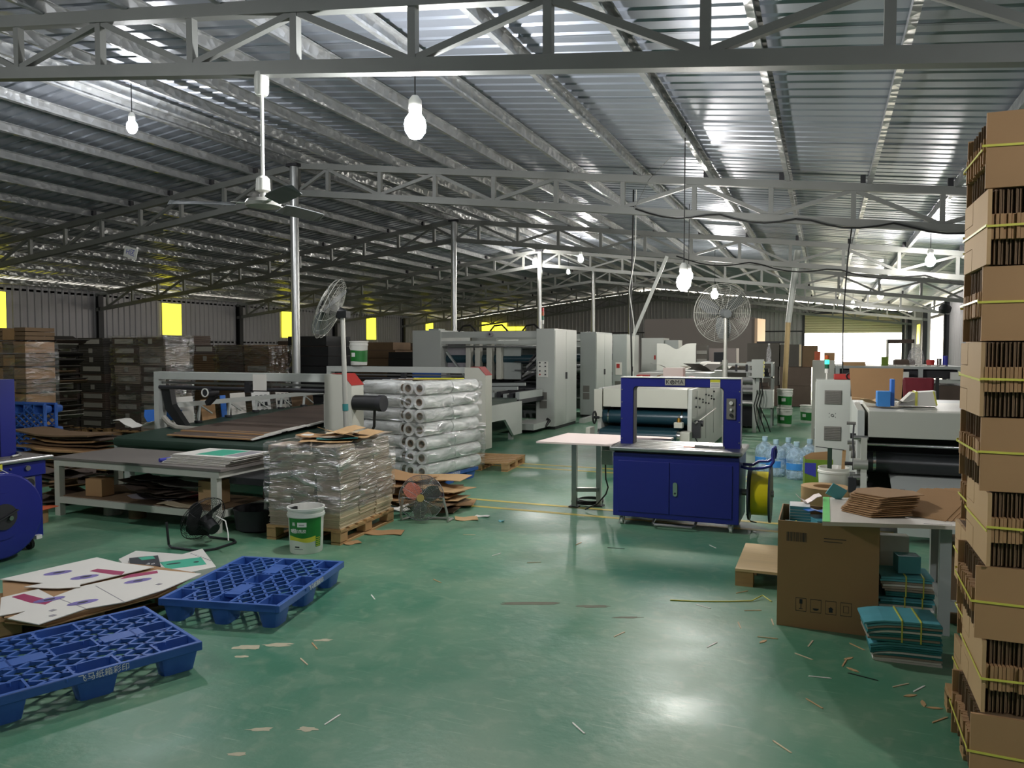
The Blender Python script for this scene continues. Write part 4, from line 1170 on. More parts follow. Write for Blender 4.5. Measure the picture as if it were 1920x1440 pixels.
# ================================================================ delivery conveyor with two gantries
t = thing('delivery_conveyor', 'wide green belt conveyor with two grey gantries at the left', 'machine', (0, 0, 0))
def zb_(y): return 0.63 + 0.13 * min(1, max(0, (y - 6.55) / 2.5))
m = MB(); v = []
prof = [(6.62, 0.50), (6.555, 0.54), (6.545, 0.58), (6.56, 0.615), (6.62, 0.635)] + [(y, zb_(y)) for y in (7.2, 7.9, 8.6, 9.05, 10.5, 12.0, 13.2)] + [(13.2, 0.60), (9.0, 0.60)]
MB().prism(prof, -7.72, -5.28, 'x').build('belt', 'belt_green', t, smooth=True)
for x in (-7.78, -5.27):
    MB().prism([(6.62, 0.44), (6.60, 0.60), (9.05, 0.715), (13.3, 0.70), (13.3, 0.10), (12.9, 0.10), (12.5, 0.42), (9.9, 0.44)], x, x + 0.05, 'x').build('side_skirt', 'machine_grey', t)
for x, y in ((-7.70, 6.75), (-5.36, 6.75), (-7.70, 9.6), (-5.36, 9.6), (-5.36, 13.1)):
    MB().box(x - 0.04, y - 0.04, 0, x + 0.04, y + 0.04, 0.52 if y < 13 else 0.12).build('leg', 'machine_grey', t)
for gy, nm in ((7.3, 0), (10.95, 1)):
    g_ = MB().box(-7.88, gy, 1.28, -5.22, gy + 0.12, 1.375).build('gantry_beam', 'machine_grey', t, bevel=0.004)
    MB().box(-7.88, gy, 0.40, -7.80, gy + 0.12, 1.28).build('gantry_post', 'machine_grey', t)
    pb = MB().prism([(-5.24, 0.10), (-4.88, 0.10), (-4.88, 1.25), (-5.0, 1.375), (-5.24, 1.375)], gy - 0.06, gy + 0.18, 'y').build('post_cabinet', 'machine_cream', t)
    MB().prism([(-4.999, 1.379), (-4.876, 1.253), (-4.876, 1.258), (-4.995, 1.385), (-5.14, 1.385), (-5.14, 1.379)], gy - 0.062, gy + 0.182, 'y').build('red_cap', 'red_paint', pb)
    MB().cyl((-7.80, gy + 0.02, 1.18), (-5.24, gy + 0.02, 1.18), 0.025, 12).build('cross_shaft', 'dark_steel', t, smooth=True)
    MB().box(-7.80, gy + 0.06, 1.225, -5.24, gy + 0.10, 1.25).build('cross_rail', 'steel', t)
    MB().box(-6.42, gy - 0.015, 1.14, -6.34, gy + 0.05, 1.27).build('slide_block', 'dark_steel', t)
MB().box(-6.30, 7.292, 1.17, -6.10, 7.298, 1.36).build('paper_note', 'white_paper', t)
MB().box(-5.34, 7.36, 0.76, -5.24, 7.42, 1.20).build('perforated_plate', 'white_plastic', t)
# curved black feeder arm at the left post and its motor
MB().prism([(-7.80, 1.16), (-7.66, 1.16), (-7.62, 0.96), (-7.40, 0.70), (-7.52, 0.68), (-7.74, 0.90)], 7.34, 7.42, 'y').build('feed_arm', 'black_rubber', t)
MB().tube([(-7.72, 7.30, 0.80), (-7.60, 7.28, 0.72), (-7.45, 7.26, 0.68), (-7.20, 7.26, 0.675), (-6.9, 7.27, 0.68)], 0.035, 8).build('air_hose', 'sticker_grey', t, smooth=True)
mt_ = MB().cyl((-6.98, 7.42, 1.13), (-6.98, 7.24, 1.13), 0.05, 18).build('drive_tube', 'dark_steel', t, smooth=True)
MB().pipe((-6.98, 7.238, 1.13), (-6.98, 7.228, 1.13), 0.055, 0.042, 18).build('drive_ring', 'white_plastic', mt_, smooth=True)
MB().bar((-7.15, 7.45, 0.98), (-6.98, 7.42, 1.10), 0.06).build('arm_strut', 'dark_steel', t)
# left guide rail with struts
MB().bar((-7.62, 7.42, 0.95), (-7.62, 10.9, 0.96), 0.035, 0.06).build('guide_rail', 'machine_grey', t)
for k in range(6):
    y = 7.8 + k * 0.55
    s_ = MB().bar((-7.62, y, 0.93), (-7.60, y - 0.05, zb_(y) + 0.015), 0.03).build('strut', 'machine_grey', t)
    MB().cyl((-7.60, y - 0.05, zb_(y) + 0.006), (-7.60, y - 0.05, zb_(y) + 0.03), 0.05, 14).build('roller_foot', 'dark_steel', s_, smooth=True)
    MB().bar((-7.62, y, 0.93), (-7.62, y + 0.22, 0.80), 0.018).build('brace', 'machine_grey', t)
# motor on the right cabinet
mo = MB().cyl((-4.87, 7.30, 1.06), (-4.56, 7.30, 1.06), 0.085, 20).build('motor', 'black_rubber', t, smooth=True)
MB().cyl((-4.56, 7.30, 1.06), (-4.50, 7.30, 1.06), 0.092, 20).build('motor_cap', 'dark_steel', mo, smooth=True)
MB().tube([(-4.62, 7.30, 0.98), (-4.64, 7.32, 0.80), (-4.74, 7.36, 0.66), (-4.86, 7.38, 0.60)], 0.016, 8).build('motor_conduit', 'black_cable', t, smooth=True)
MB().box(-7.2, 11.1, 1.0, -5.3, 11.16, 1.16).build('rear_panel', 'machine_grey', t)

# corrugated blanks shingled along the belt
cw = MB().box(-0.62, -0.21, 0, 0.62, 0.24, 0.010).box(-0.62, -0.24, -0.001, 0.62, -0.21, 0.012, 1).mesh('blank', ['board_brown', 'kraft'])
ce = MB().box(0.598, -0.243, -0.002, 0.624, 0.243, 0.013).mesh('white_edge', 'white_paper')
for i in range(30):
    y = 6.92 + i * 0.115
    o = put('corrugated_blank', cw, None, (-6.42 + 0.002 * i + RND.uniform(-0.02, 0.02), y, zb_(y) + 0.030 + (0.016 if i > 1 else 0.0)), rot=(math.radians(4.0), 0, math.radians(RND.uniform(-2, 2))))
    put('white_edge', ce, o)
    tag(o, 'foremost brown blank with white edge on the green belt' if i == 0 else 'brown blank with white edge on the green belt, %s from the front' % ORD2[i], 'carton blank', 'blanks shingled on the green belt')
# boards leaning behind the belt
for (y, w, h, mt, lb) in ((7.9, 0.36, 0.42, 'white_paper', 'white board leaning behind the green belt at its left end'), (8.35, 0.26, 0.36, 'kraft', 'brown carton leaning behind the green belt'), (8.65, 0.10, 0.40, 'bright_blue', 'narrow blue board leaning behind the green belt'), (8.95, 0.30, 0.42, 'white_paper', 'plain white board leaning behind the middle of the belt'), (9.45, 0.40, 0.42, 'print_white', 'white board with printed black squares behind the belt'), (9.95, 0.30, 0.42, 'white_paper', 'white board right of the board with black squares'), (10.45, 0.55, 0.40, 'kraft_dark', 'dark brown board leaning behind the far part of the belt')):
    o = MB().box(-0.006, -w / 2, 0, 0.006, w / 2, h).build('leaning_board', mt, None, (-7.98, y, 0.60), rot=(0, math.radians(-6), 0))
    tag(o, lb, 'board')
    if 'squares' in lb:
        for a in range(3):
            for b in range(3):
                MB().box(0.006, -0.13 + 0.10 * a, 0.08 + 0.11 * b, 0.0075, -0.07 + 0.10 * a, 0.14 + 0.11 * b).build('printed_square', 'print_dark', o)
lt = thing('trestle', 'low grey trestle behind the green belt that the boards stand on', 'trestle', (-7.98, 9.2, 0))
MB().box(-0.14, -1.65, 0.56, 0.14, 1.65, 0.60).build('plank', 'machine_grey_b', lt)
for y in (-1.5, 0, 1.5): MB().box(-0.12, y - 0.03, 0, 0.12, y + 0.03, 0.56).build('leg', 'machine_grey_b', lt)

# ================================================================ big flexo printing machine
t = thing('printing_machine', 'large grey carton printing machine with three tall cabinets', 'machine', (0, 0, 0))
def unit(y, first):
    cab = MB().box(-5.57, y, 0.06, -5.17, y + 1.52, 2.09).build('right_cabinet', 'machine_grey_b' if not first else 'machine_grey', t, bevel=0.006)
    MB().box(-5.171, y + 0.03, 0.10, -5.160, y + 0.75, 2.05).build('cabinet_door', 'machine_grey', cab)
    MB().box(-5.171, y + 0.765, 0.10, -5.160, y + 1.49, 2.05).build('cabinet_door', 'machine_grey', cab)
    MB().box(-5.165, y + 0.70, 1.03, -5.150, y + 0.74, 1.17).box(-5.165, y + 0.775, 1.03, -5.150, y + 0.815, 1.17).build('door_handle', 'dark_steel', cab)
    for z in (0.44, 0.62):
        v_ = MB().box(-5.49, y - 0.008, z, -5.33, y, z + 0.155).build('vent', 'vent_grey', cab)
        for k in range(5): MB().box(-5.485, y - 0.014, z + 0.012 + k * 0.029, -5.335, y - 0.008, z + 0.026 + k * 0.029).build('louvre', 'vent_grey', v_)
    MB().box(-5.57, y + 0.05, 0.0, -5.17, y + 1.47, 0.06).build('plinth', 'black_rubber', t)
    MB().box(-8.50, y, 0.06, -7.80, y + 1.52, 2.08).build('left_cabinet', 'machine_grey', t, bevel=0.006)
    MB().box(-8.50, y - 0.01, 0.9, -7.79, y, 1.20).build('blue_base', 'pallet_blue', t) if first else None
    for z, yy, w in ((1.98, y + 0.04, 0.13), (1.81, y + 0.05, 0.07)):
        MB().box(-7.80, yy, z - w / 2, -5.57, yy + 0.08, z + w / 2).build('cross_beam', 'machine_grey', t)
    for z, yy, r_, mt in ((1.72, y + 0.10, 0.018, 'steel'), (1.45, y + 0.35, 0.10, 'roller_teal'), (1.15, y + 0.60, 0.14, 'steel'), (0.80, y + 0.40, 0.12, 'roller_black'), (0.95, y + 0.9, 0.16, 'roller_black'), (1.70, y + 0.7, 0.05, 'steel'), (0.45, y + 0.3, 0.05, 'steel')):
        MB().cyl((-7.80, yy, z), (-5.57, yy, z), r_, 20).build('roller', mt, t, smooth=True)
    MB().box(-7.80, y + 1.30, 0.10, -5.57, y + 1.40, 1.75).build('inner_wall', 'machine_grey_b', t)
    return cab
cabs = [unit(15.0, True), unit(18.1, False), unit(21.2, False)]
ctl = MB().box(-5.53, 14.988, 1.09, -5.31, 15.0, 1.41).build('control_panel', 'white_plastic', cabs[0])
for a in range(2):
    for b in range(4):
        MB().cyl((-5.48 + 0.12 * a, 14.988, 1.14 + 0.075 * b + (0.02 if b > 1 else 0)), (-5.48 + 0.12 * a, 14.970, 1.14 + 0.075 * b + (0.02 if b > 1 else 0)), 0.015, 10).build('button', 'red_paint' if (a, b) == (0, 0) else 'print_dark', ctl, smooth=True)
st_ = MB().cyl((-5.46, 15.10, 2.09), (-5.46, 15.10, 2.22), 0.012, 8).build('signal_tower', 'steel', t, smooth=True)
for k, mt in enumerate(('white_plastic', 'signal_off_green', 'signal_amber', 'signal_red')):
    MB().cyl((-5.46, 15.10, 2.19 + 0.085 * k), (-5.46, 15.10, 2.27 + 0.085 * k), 0.026, 14).build('signal_lamp', mt, st_, smooth=True)
# vertical printing plates and panels of the first unit
for x, w, mt in ((-7.20, 0.11, 'machine_cream'), (-6.98, 0.11, 'machine_cream'), (-6.70, 0.12, 'machine_cream'), (-6.48, 0.11, 'machine_cream')):
    MB().box(x - w / 2, 15.13, 1.20 if x < -6.9 else 1.02, x + w / 2, 15.30, 1.775).build('guide_plate', mt, t, bevel=0.006)
MB().box(-6.42, 15.28, 1.02, -6.02, 15.34, 1.72).build('front_panel', 'machine_grey_b', t)
MB().box(-7.78, 15.3, 1.18, -7.30, 15.34, 1.78).build('front_panel', 'print_grey', t)
MB().bar((-7.75, 15.2, 1.60), (-7.30, 15.24, 1.05), 0.10, 0.03).build('slanted_arm', 'machine_grey_b', t)
for k in range(5):
    MB().bar((-6.02 + 0.05 * k, 15.22, 0.98 + 0.10 * k), (-5.62, 15.22, 1.18 + 0.11 * k), 0.025, 0.04).build('slanted_rod', 'steel' if k % 2 else 'dark_steel', t)
for z in (1.40, 1.22, 0.98): MB().bar((-6.10, 15.12, z), (-5.57, 15.12, z), 0.02).build('cross_rod', 'black_rubber', t)
# feed bed towards the conveyor
MB().box(-7.75, 13.6, 0.62, -5.40, 15.0, 0.70).build('feed_bed', 'dark_steel', t)
for k in range(18):
    MB().box(-7.70 + k * 0.13, 13.65, 0.70, -7.62 + k * 0.13, 14.95, 0.80 + 0.02 * (k % 3)).build('feed_rib', 'machine_grey_b' if k % 2 else 'dark_steel', t)
for z, y in ((0.92, 14.2), (0.86, 13.8)): MB().bar((-7.75, y, z), (-5.50, y, z + 0.05), 0.05, 0.06).build('toothed_bar', 'machine_grey_b', t)
MB().box(-7.7, 13.70, 0.30, -5.42, 13.80, 0.50).build('lower_panel', 'machine_grey_b', t)
MB().box(-5.75, 14.0, 0.08, -5.25, 15.0, 0.20).build('step', 'machine_grey', t)
MB().tube([(-5.30, 14.95, 0.22), (-5.22, 14.85, 0.20), (-5.25, 14.7, 0.10), (-5.40, 14.5, 0.012), (-5.6, 14.3, 0.012)], 0.03, 8).build('supply_hose', 'black_cable', t, smooth=True)
MB().box(-5.12, 16.6, 0.0, -5.0, 18.05, 0.10).build('floor_rail', 'machine_grey', t)
MB().box(-8.2, 15.2, 2.08, -7.95, 15.5, 2.12).build('top_box', 'machine_grey_b', t)
for (x, y) in ((-6.6, 15.06), ):
    c_ = MB().cyl((x, y - 0.03, 1.98), (x, y - 0.12, 1.98), 0.05, 16).build('sensor_head', 'print_grey', t, smooth=True)
    MB().cyl((x, y - 0.121, 1.98), (x, y - 0.125, 1.98), 0.022, 12).build('lens', 'print_dark', c_)
for k in range(3):
    x = -7.5 + 0.75 * k
    MB().tube([(x, 15.3, 2.05), (x + 0.1, 15.3, 2.17), (x + 0.28, 15.3, 2.19), (x + 0.42, 15.3, 2.05)], 0.02, 8).build('air_hose', 'black_cable', t, smooth=True)
wl3 = MB().box(-5.48, 21.19, 0.95, -5.30, 21.2, 1.30).build('status_label', 'white_paper', cabs[2])
MB().box(-5.45, 21.183, 1.14, -5.36, 21.19, 1.26).build('red_mark', 'red_paint', wl3)
# grey delivery unit behind the cabinets
t = thing('control_cabinet', 'tall pale grey cabinet with three red marks behind the printing machine', 'cabinet', (-5.0, 23.9, 0))
MB().box(-0.35, 0, 0, 0.35, 0.9, 2.02).build('body', 'machine_grey', t, bevel=0.006)
MB().box(0.36, 0.1, 1.25, 0.78, 0.8, 1.95).build('side_box', 'machine_grey_b', t)
for k in range(3): MB().box(0.05 + k * 0.09, -0.008, 1.35, 0.10 + k * 0.09, 0, 1.48).build('red_mark', 'red_paint', t)
MB().box(0.36, 0.0, 0.0, 1.0, 0.9, 0.95).build('base_unit', 'machine_cream', t)

# ================================================================ laminating machine in the middle
def laminator(label, loc, W, L, hood0, hood1, roller, zr_, rr_, mat, extra):
    t = thing('laminating_machine', label, 'machine', loc)
    h = MB().prism([(0.0, hood0), (0.0, hood1), (0.06, hood1 + 0.012), (1.25, hood1 + 0.012), (1.25, hood0)], 0.03, W, 'x').build('hood', mat, t, bevel=0.006)
    for x in (-0.06, W):
        MB().prism([(0.02, 0.06), (0.02, hood0), (0.06, hood1), (L, hood1), (L, 0.06)], x, x + 0.06, 'x').build('side_frame', 'machine_grey', t, bevel=0.004)
    MB().box(0.0, 1.25, 0.10, W, L, hood1 - 0.02).build('rear_body', 'machine_grey_b', t)
    MB().box(0.0, 0.60, 0.10, W, 0.66, hood0).build('inner_wall', 'black_rubber', t)
    r_ = MB().cyl((0.0, 0.16, zr_), (W, 0.16, zr_), rr_, 28).build('upper_roller', roller, t, smooth=True)
    for x in (0.09, W - 0.09): MB().cyl((x - 0.012, 0.16, zr_), (x + 0.012, 0.16, zr_), rr_ + 0.004, 28).build('roller_ring', 'chrome', r_, smooth=True)
    MB().box(-0.06, 0.1, 0.0, 0.10, 0.5, 0.10).build('foot', 'machine_grey', t)
    MB().box(W - 0.10, 0.1, 0.0, W + 0.06, 0.5, 0.10).build('foot', 'machine_grey', t)
    return t
t = laminator('grey laminating machine with teal rollers behind the blue strapping machine', (-3.06, 11.0, 0), 1.26, 4.8, 0.815, 1.085, 'roller_teal', 0.665, 0.105, 'machine_cream', 0)
lo = MB().prism([(-0.22 + 0.09 * math.cos(a), 0.44 + 0.075 * math.sin(a)) for a in (math.radians(90 + 180 * i / 10) for i in range(11))] + [(0.40, 0.365), (0.40, 0.515)], 0.06, W_ if False else 1.16, 'x').build('lower_belt', 'roller_teal', t, smooth=True)
for x in (0.04, 1.17): MB().cyl((x - 0.02, -0.20, 0.44), (x + 0.03, -0.20, 0.44), 0.068, 20).build('belt_pulley', 'chrome', t, smooth=True)
MB().box(-0.16, -0.26, 0.34, -0.09, -0.02, 0.52).build('left_bracket', 'machine_cream', t, bevel=0.01)
rb = MB().box(1.18, -0.20, 0.30, 1.33, 0.02, 0.50).build('right_bracket', 'machine_cream', t, bevel=0.01)
MB().box(1.10, -0.16, 0.55, 1.22, -0.04, 0.63).build('adjuster', 'machine_cream', rb, bevel=0.008)
MB().cyl((1.16, -0.10, 0.63), (1.16, -0.10, 0.69), 0.03, 14, r2=0.022).build('brass_knob', 'brass', rb, smooth=True)
MB().cyl((1.16, -0.10, 0.69), (1.16, -0.10, 0.74), 0.008, 8).build('screw', 'chrome', rb, smooth=True)
hw = MB(); hw.ring((-0.07, -0.10, 0.66), (0, 1, 0), (0, 0, 1), 0.085, 0.014, 24, 8); hw.cyl((-0.09, -0.10, 0.66), (0.0, -0.10, 0.66), 0.02, 12)
hw.build('handwheel', 'black_rubber', t, smooth=True)
MB().box(-0.10, -0.02, 0.66, 0.02, 0.0, 1.07).build('side_plate', 'machine_cream', t)
MB().box(0.02, 2.3, 1.065, 1.24, 4.7, 1.25).build('rear_deck', 'machine_grey', t)
for k in range(4):
    MB().box(1.322, 0.5 + k * 0.9, 0.25, 1.326, 1.30 + k * 0.9, 1.05).build('side_panel', 'machine_grey', t)
for k in range(14):
    y = 0.35 + (k % 7) * 0.32
    z = 0.95 - 0.10 * (k // 7) - 0.03 * (k % 3)
    MB().cyl((1.32, y, z), (1.345, y, z), 0.014, 8).build('bolt', 'dark_steel', t)
MB().cyl((1.38, -0.02, 0.62), (1.38, 2.1, 0.68), 0.014, 10).build('adjust_rod', 'steel', t, smooth=True)
MB().cyl((1.34, 0.16, 0.60), (1.46, 0.16, 0.60), 0.045, 14).build('gear_box', 'dark_steel', t, smooth=True)
MB().box(1.33, 0.02, 0.40, 1.44, 0.12, 0.62).build('lever_block', 'dark_steel', t)
MB().tube([(1.36, 0.05, 0.42), (1.42, 0.0, 0.32), (1.48, 0.02, 0.26), (1.42, 0.06, 0.20)], 0.01, 6).build('cable', 'black_cable', t, smooth=True)

# feeder machine further back
t = thing('sheet_feeder', 'open grey sheet feeder with tilted control box behind the pedestal fan', 'machine', (-2.45, 15.95, 0))
for x in (0.0, 1.12):
    MB().box(x, 0, 0, x + 0.07, 0.12, 1.40).build('post', 'machine_grey', t)
    MB().box(x, 1.6, 0, x + 0.07, 1.72, 1.40).build('post', 'machine_grey', t)
    MB().box(x, 0.12, 1.30, x + 0.07, 1.6, 1.40).build('side_rail', 'machine_grey', t)
for z in (1.36, 1.22, 1.08, 0.92): MB().box(0.07, 0.02, z - 0.025, 1.12, 0.07, z + 0.025).build('cross_rail', 'machine_grey' if z > 1.3 else 'steel', t)
for k in range(5): MB().box(0.18 + 0.2 * k, 0.0, 1.22, 0.22 + 0.2 * k, 0.05, 1.36).build('clamp', 'dark_steel', t)
for z in (1.0, 0.8, 0.55): MB().cyl((0.07, 0.5, z), (1.12, 0.5, z), 0.06, 16).build('roller', 'steel', t, smooth=True)
MB().box(0.07, 0.9, 0.05, 1.12, 1.5, 0.85).build('drive_body', 'dark_steel', t)
MB().box(1.19, 0.02, 0.50, 1.50, 0.5, 0.85).build('side_console', 'machine_grey', t, bevel=0.006)
cb = MB().cbox(1.22, -0.10, 1.28, 0.22, 0.16, 0.36).build('control_box', 'machine_grey', t, bevel=0.006)
for k in range(4): MB().cbox(1.34, -0.14, 1.16 + 0.08 * k, 0.015, 0.06, 0.05).build('button', 'strap_lemon', cb)
MB().box(1.19, -0.10, 0.85, 1.25, -0.04, 1.10).build('console_stem', 'machine_grey', t)
for k, dx in enumerate((0.0, 0.05, 0.1)):
    MB().tube([(1.18 + dx, -0.05, 1.10), (1.22 + dx, -0.10, 0.80), (1.16 + dx, -0.12, 0.55), (1.20 + dx * 2, -0.08, 0.25), (1.26 + dx * 2, 0.1, 0.02)], 0.012, 6).build('cable', 'black_cable', t, smooth=True)
# ================================================================ tall stack of carton bundles at the right edge
SH, ST, SW = 0.258, 0.0125, 0.42
def folded_sheet():
    """a folded flat carton standing on edge: normal along x; flaps thinner and set back"""
    m = MB(); h = SH / 3
    m.box(-ST / 2, -SW / 2, h, ST / 2 - 0.0025, SW / 2, 2 * h)
    for z0, z1 in ((0.0, h), (2 * h, SH)):
        m.box(-ST / 2, -SW / 2 + 0.022, z0, -ST / 2 + 0.0036, SW / 2 - 0.022, z1, 1)
        m.box(-ST / 2 + 0.006, -SW / 2 + 0.03, z0, -ST / 2 + 0.009, SW / 2 - 0.03, z1, 1)
    return m.mesh('folded_carton', ['kraft', 'kraft_dark'])  # shade in the open flap gaps is put into the darker flap colour
fs = folded_sheet()
osm = MB().box(-ST / 2, -SW / 2, 0, ST / 2, SW / 2, SH).mesh('outer_carton', 'kraft')
osl = MB().box(-ST / 2, -SW / 2, 0, ST / 2, 0.05, SH).box(-ST / 2, 0.056, 0, ST / 2, SW / 2, SH * 0.32).box(-ST / 2, 0.05, SH * 0.33, ST / 2, SW / 2, SH * 0.67).box(-ST / 2, 0.056, SH * 0.68, ST / 2, SW / 2, SH).mesh('outer_carton', 'kraft_light')
NS = 33
def bundle(label, loc, rz, group, n=NS):
    t = thing('carton_bundle', label, 'carton bundle', loc, rz, group)
    W = n * ST
    for k in range(n):
        x = -W / 2 + ST * (k + 0.5)
        if k in (0, n - 1): put('folded_carton', osl if abs(rz) < 0.5 else osm, t, (x, RND.uniform(-0.004, 0.004), 0))
        else: put('folded_carton', fs, t, (x, RND.uniform(-0.007, 0.007), RND.uniform(-0.001, 0.001)), RND.uniform(-0.004, 0.004))
    m = MB(); e = 0.004; z = SH * RND.uniform(0.46, 0.54); w = 0.006
    a, b = W / 2 + e, SW / 2 + e + 0.007
    for (p, q) in (((-a, -b), (a, -b)), ((a, -b), (a, b)), ((a, b), (-a, b)), ((-a, b), (-a, -b))):
        m.bar((p[0], p[1], z + RND.uniform(-0.01, 0.01)), (q[0], q[1], z + RND.uniform(-0.01, 0.01)), 0.0022, w * 1.3)
    m.build('strap', 'strap_lemon', t)
    return t
wpr = thing('wooden_pallet', 'wooden pallet under the tall strapped carton stack at the right edge', 'pallet', (0.80, 3.53, 0))
wood_pallet(wpr, 0.52, 0.98, 0.10, 5)
names = ['bottom', 'second', 'third', 'fourth', 'fifth', 'sixth', 'seventh', 'eighth', 'topmost']
for L in range(9):
    z = 0.101 + L * 0.2635
    for s, (sx, sy, nm) in enumerate(((0.710, 3.31, 'front'), (0.775, 3.75, 'rear'))):
        edge = (L % 2 == 1)
        if s == 1: edge = not edge
        jx, jy = RND.uniform(-0.012, 0.012), RND.uniform(-0.012, 0.012)
        jx += (0.02 if L in (1, 3) and s == 0 else 0)
        if s == 1 and L == 8: continue
        bundle('strapped bundle of flat brown cartons, %s of the %s stack at the right edge' % (names[L], nm), (sx + jx, sy + jy, z), (0.0 if edge else PI / 2) + RND.uniform(-0.02, 0.02), 'carton bundles at the right edge')

# ================================================================ open carton with printed paper, packing table
t = thing('open_carton', 'large open brown carton with barcode and handling marks, full of teal prints', 'carton', (0.03, 5.08, 0))
W2, D2, H2 = 0.275, 0.265, 0.635
for nm, (x0, y0, x1, y1) in (('front_wall', (-W2, -D2, W2, -D2 + 0.007)), ('back_wall', (-W2, D2 - 0.007, W2, D2)), ('left_wall', (-W2, -D2 + 0.007, -W2 + 0.007, D2 - 0.007)), ('right_wall', (W2 - 0.007, -D2 + 0.007, W2, D2 - 0.007))):
    MB().box(x0, y0, 0.0, x1, y1, H2).build(nm, 'kraft', t)
MB().box(-W2 + 0.007, -D2 + 0.007, 0, W2 - 0.007, D2 - 0.007, 0.006).build('bottom', 'kraft', t)
fy = -D2 - 0.0008
x = -0.225
RB = random.Random(3)
bars = MB()
for k in range(17):
    w = RB.choice((0.003, 0.005, 0.0025))
    bars.box(x, fy, 0.515, x + w, -D2, 0.570); x += w + RB.choice((0.003, 0.004))
bars.build('barcode', 'print_dark', t)
for k in range(2): MB().box(-0.02, fy, 0.545 - 0.018 * k, 0.10 - 0.02 * k, -D2, 0.549 - 0.018 * k).build('print_line', 'print_dark', t)
for k in range(4):
    cx = -0.14 + 0.082 * k
    m = MB()
    for (a, b, c, d) in ((-0.03, -0.04, 0.03, -0.037), (-0.03, 0.037, 0.03, 0.04), (-0.03, -0.037, -0.028, 0.037), (0.028, -0.037, 0.03, 0.037)):
        m.box(cx + a, fy, 0.14 + b, cx + c, -D2, 0.14 + d)
    if k == 0: m.box(cx - 0.008, fy, 0.145, cx + 0.008, -D2, 0.172); m.box(cx - 0.002, fy, 0.118, cx + 0.002, -D2, 0.145); m.box(cx - 0.01, fy, 0.114, cx + 0.01, -D2, 0.118)
    if k == 1: m.box(cx - 0.016, fy, 0.118, cx + 0.016, -D2, 0.126); m.box(cx - 0.010, fy, 0.114, cx + 0.010, -D2, 0.118)
    if k == 2: m.box(cx - 0.010, fy, 0.112, cx + 0.010, -D2, 0.132); m.prism([(cx - 0.016, 0.132), (cx + 0.016, 0.132), (cx, 0.145)], fy, -D2, 'y')
    if k == 3: m.box(cx - 0.015, fy, 0.120, cx - 0.013, -D2, 0.16); m.box(cx + 0.013, fy, 0.120, cx + 0.015, -D2, 0.16); m.box(cx - 0.013, fy, 0.158, cx + 0.013, -D2, 0.16); m.box(cx - 0.013, fy, 0.120, cx + 0.013, -D2, 0.122)
    m.build('handling_mark', 'print_dark', t)
# prints standing in the carton: support of flat packs, then the visible ones
for k in range(5):
    tag(MB().cbox(0.02 + RND.uniform(-0.02, 0.02), 5.08 + RND.uniform(-0.02, 0.02), 0.06 + 0.105 * k, 0.44, 0.42, 0.10).build('print_pack', 'teal_dark'), 'teal print pack inside the open carton', 'prints', 'print packs inside the open carton')
for (cx, cy, z0, w, d, h, a, mt, lb) in ((-0.135, 5.20, 0.54, 0.12, 0.16, 0.125, 0.05, 'teal_paper', 'tall pack of teal prints at the left of the open carton'), (0.0, 5.10, 0.54, 0.12, 0.20, 0.07, 0.3, 'teal_paper', 'bright teal print pack in the middle of the open carton'), (-0.14, 4.93, 0.54, 0.16, 0.14, 0.06, -0.1, 'teal_dark', 'dark teal pack with yellow strap at the front of the open carton'), (0.09, 4.93, 0.54, 0.16, 0.12, 0.05, 0.1, 'white_paper', 'pale printed pack at the front right of the open carton')):
    o = tag(MB().cbox(0, 0, h / 2, w, d, h).build('print_pack', mt, None, (cx, cy, z0), a), lb, 'prints')
    if 'tall' in lb:
        MB().cbox(0, 0, h + 0.001, w * 0.98, d * 0.98, 0.003).build('cover', 'print_white', o)
        for k in range(6): MB().box(-w / 2 - 0.001, -d / 2 - 0.001, 0.012 + k * 0.018, w / 2 + 0.001, d / 2 + 0.001, 0.015 + k * 0.018).build('sheet_edge', 'white_paper', o)
    if 'strap' in lb: MB().box(-0.02, -d / 2 - 0.002, 0, -0.012, d / 2 + 0.002, h + 0.002).build('strap', 'strap_lemon', o)
scrap('print_sheet', -0.02, 5.16, 0.625, 0.20, 0.14, 0.5, 'bright_blue', 'folded bright blue print lying on the open carton', None, 0.03)
scrap('print_sheet', -0.085, 5.27, 0.67, 0.14, 0.10, 0.2, 'pink_paper', 'pinkish card sticking up at the back of the open carton', None, 0.05)
o = MB().cbox(0, 0, 0.02, 0.10, 0.010, 0.085).build('print_sheet', 'teal_paper', None, (0.07, 5.34, 0.720), rot=(0.3, 0.5, 0.3)); tag(o, 'tilted teal print leaning on the packing table behind the carton', 'prints')
# packing table
TA = math.radians(14)
t = thing('packing_table', 'white topped packing table in front of the right machine', 'table', (0.0, 4.60, 0))
MB().prism([(0.0, 0.0), (1.25, 0.31), (1.25, 1.10), (0.0, 0.78)], 0.668, 0.690).build('table_top', 'tabletop_white', t)
MB().prism([(0.001, 0.002), (0.040, 0.012), (0.040, 0.788), (0.001, 0.778)], 0.690, 0.692).build('green_tape', 'green_tape', t)
for x, y in ((0.66, 0.42), (0.66, 0.82), (1.20, 0.42), (1.20, 0.95)): MB().box(x - 0.03, y - 0.03, 0, x + 0.03, y + 0.03, 0.668).build('leg', 'machine_grey_b', t)
MB().box(0.63, 0.45, 0.14, 0.69, 0.79, 0.20).box(0.69, 0.40, 0.14, 1.17, 0.44, 0.20).build('stretcher', 'machine_grey_b', t)
MB().bar((0.52, 0.16, 0.6905), (0.66, 0.18, 0.6905), 0.003, 0.001).build('pen_line', 'print_dark', t)
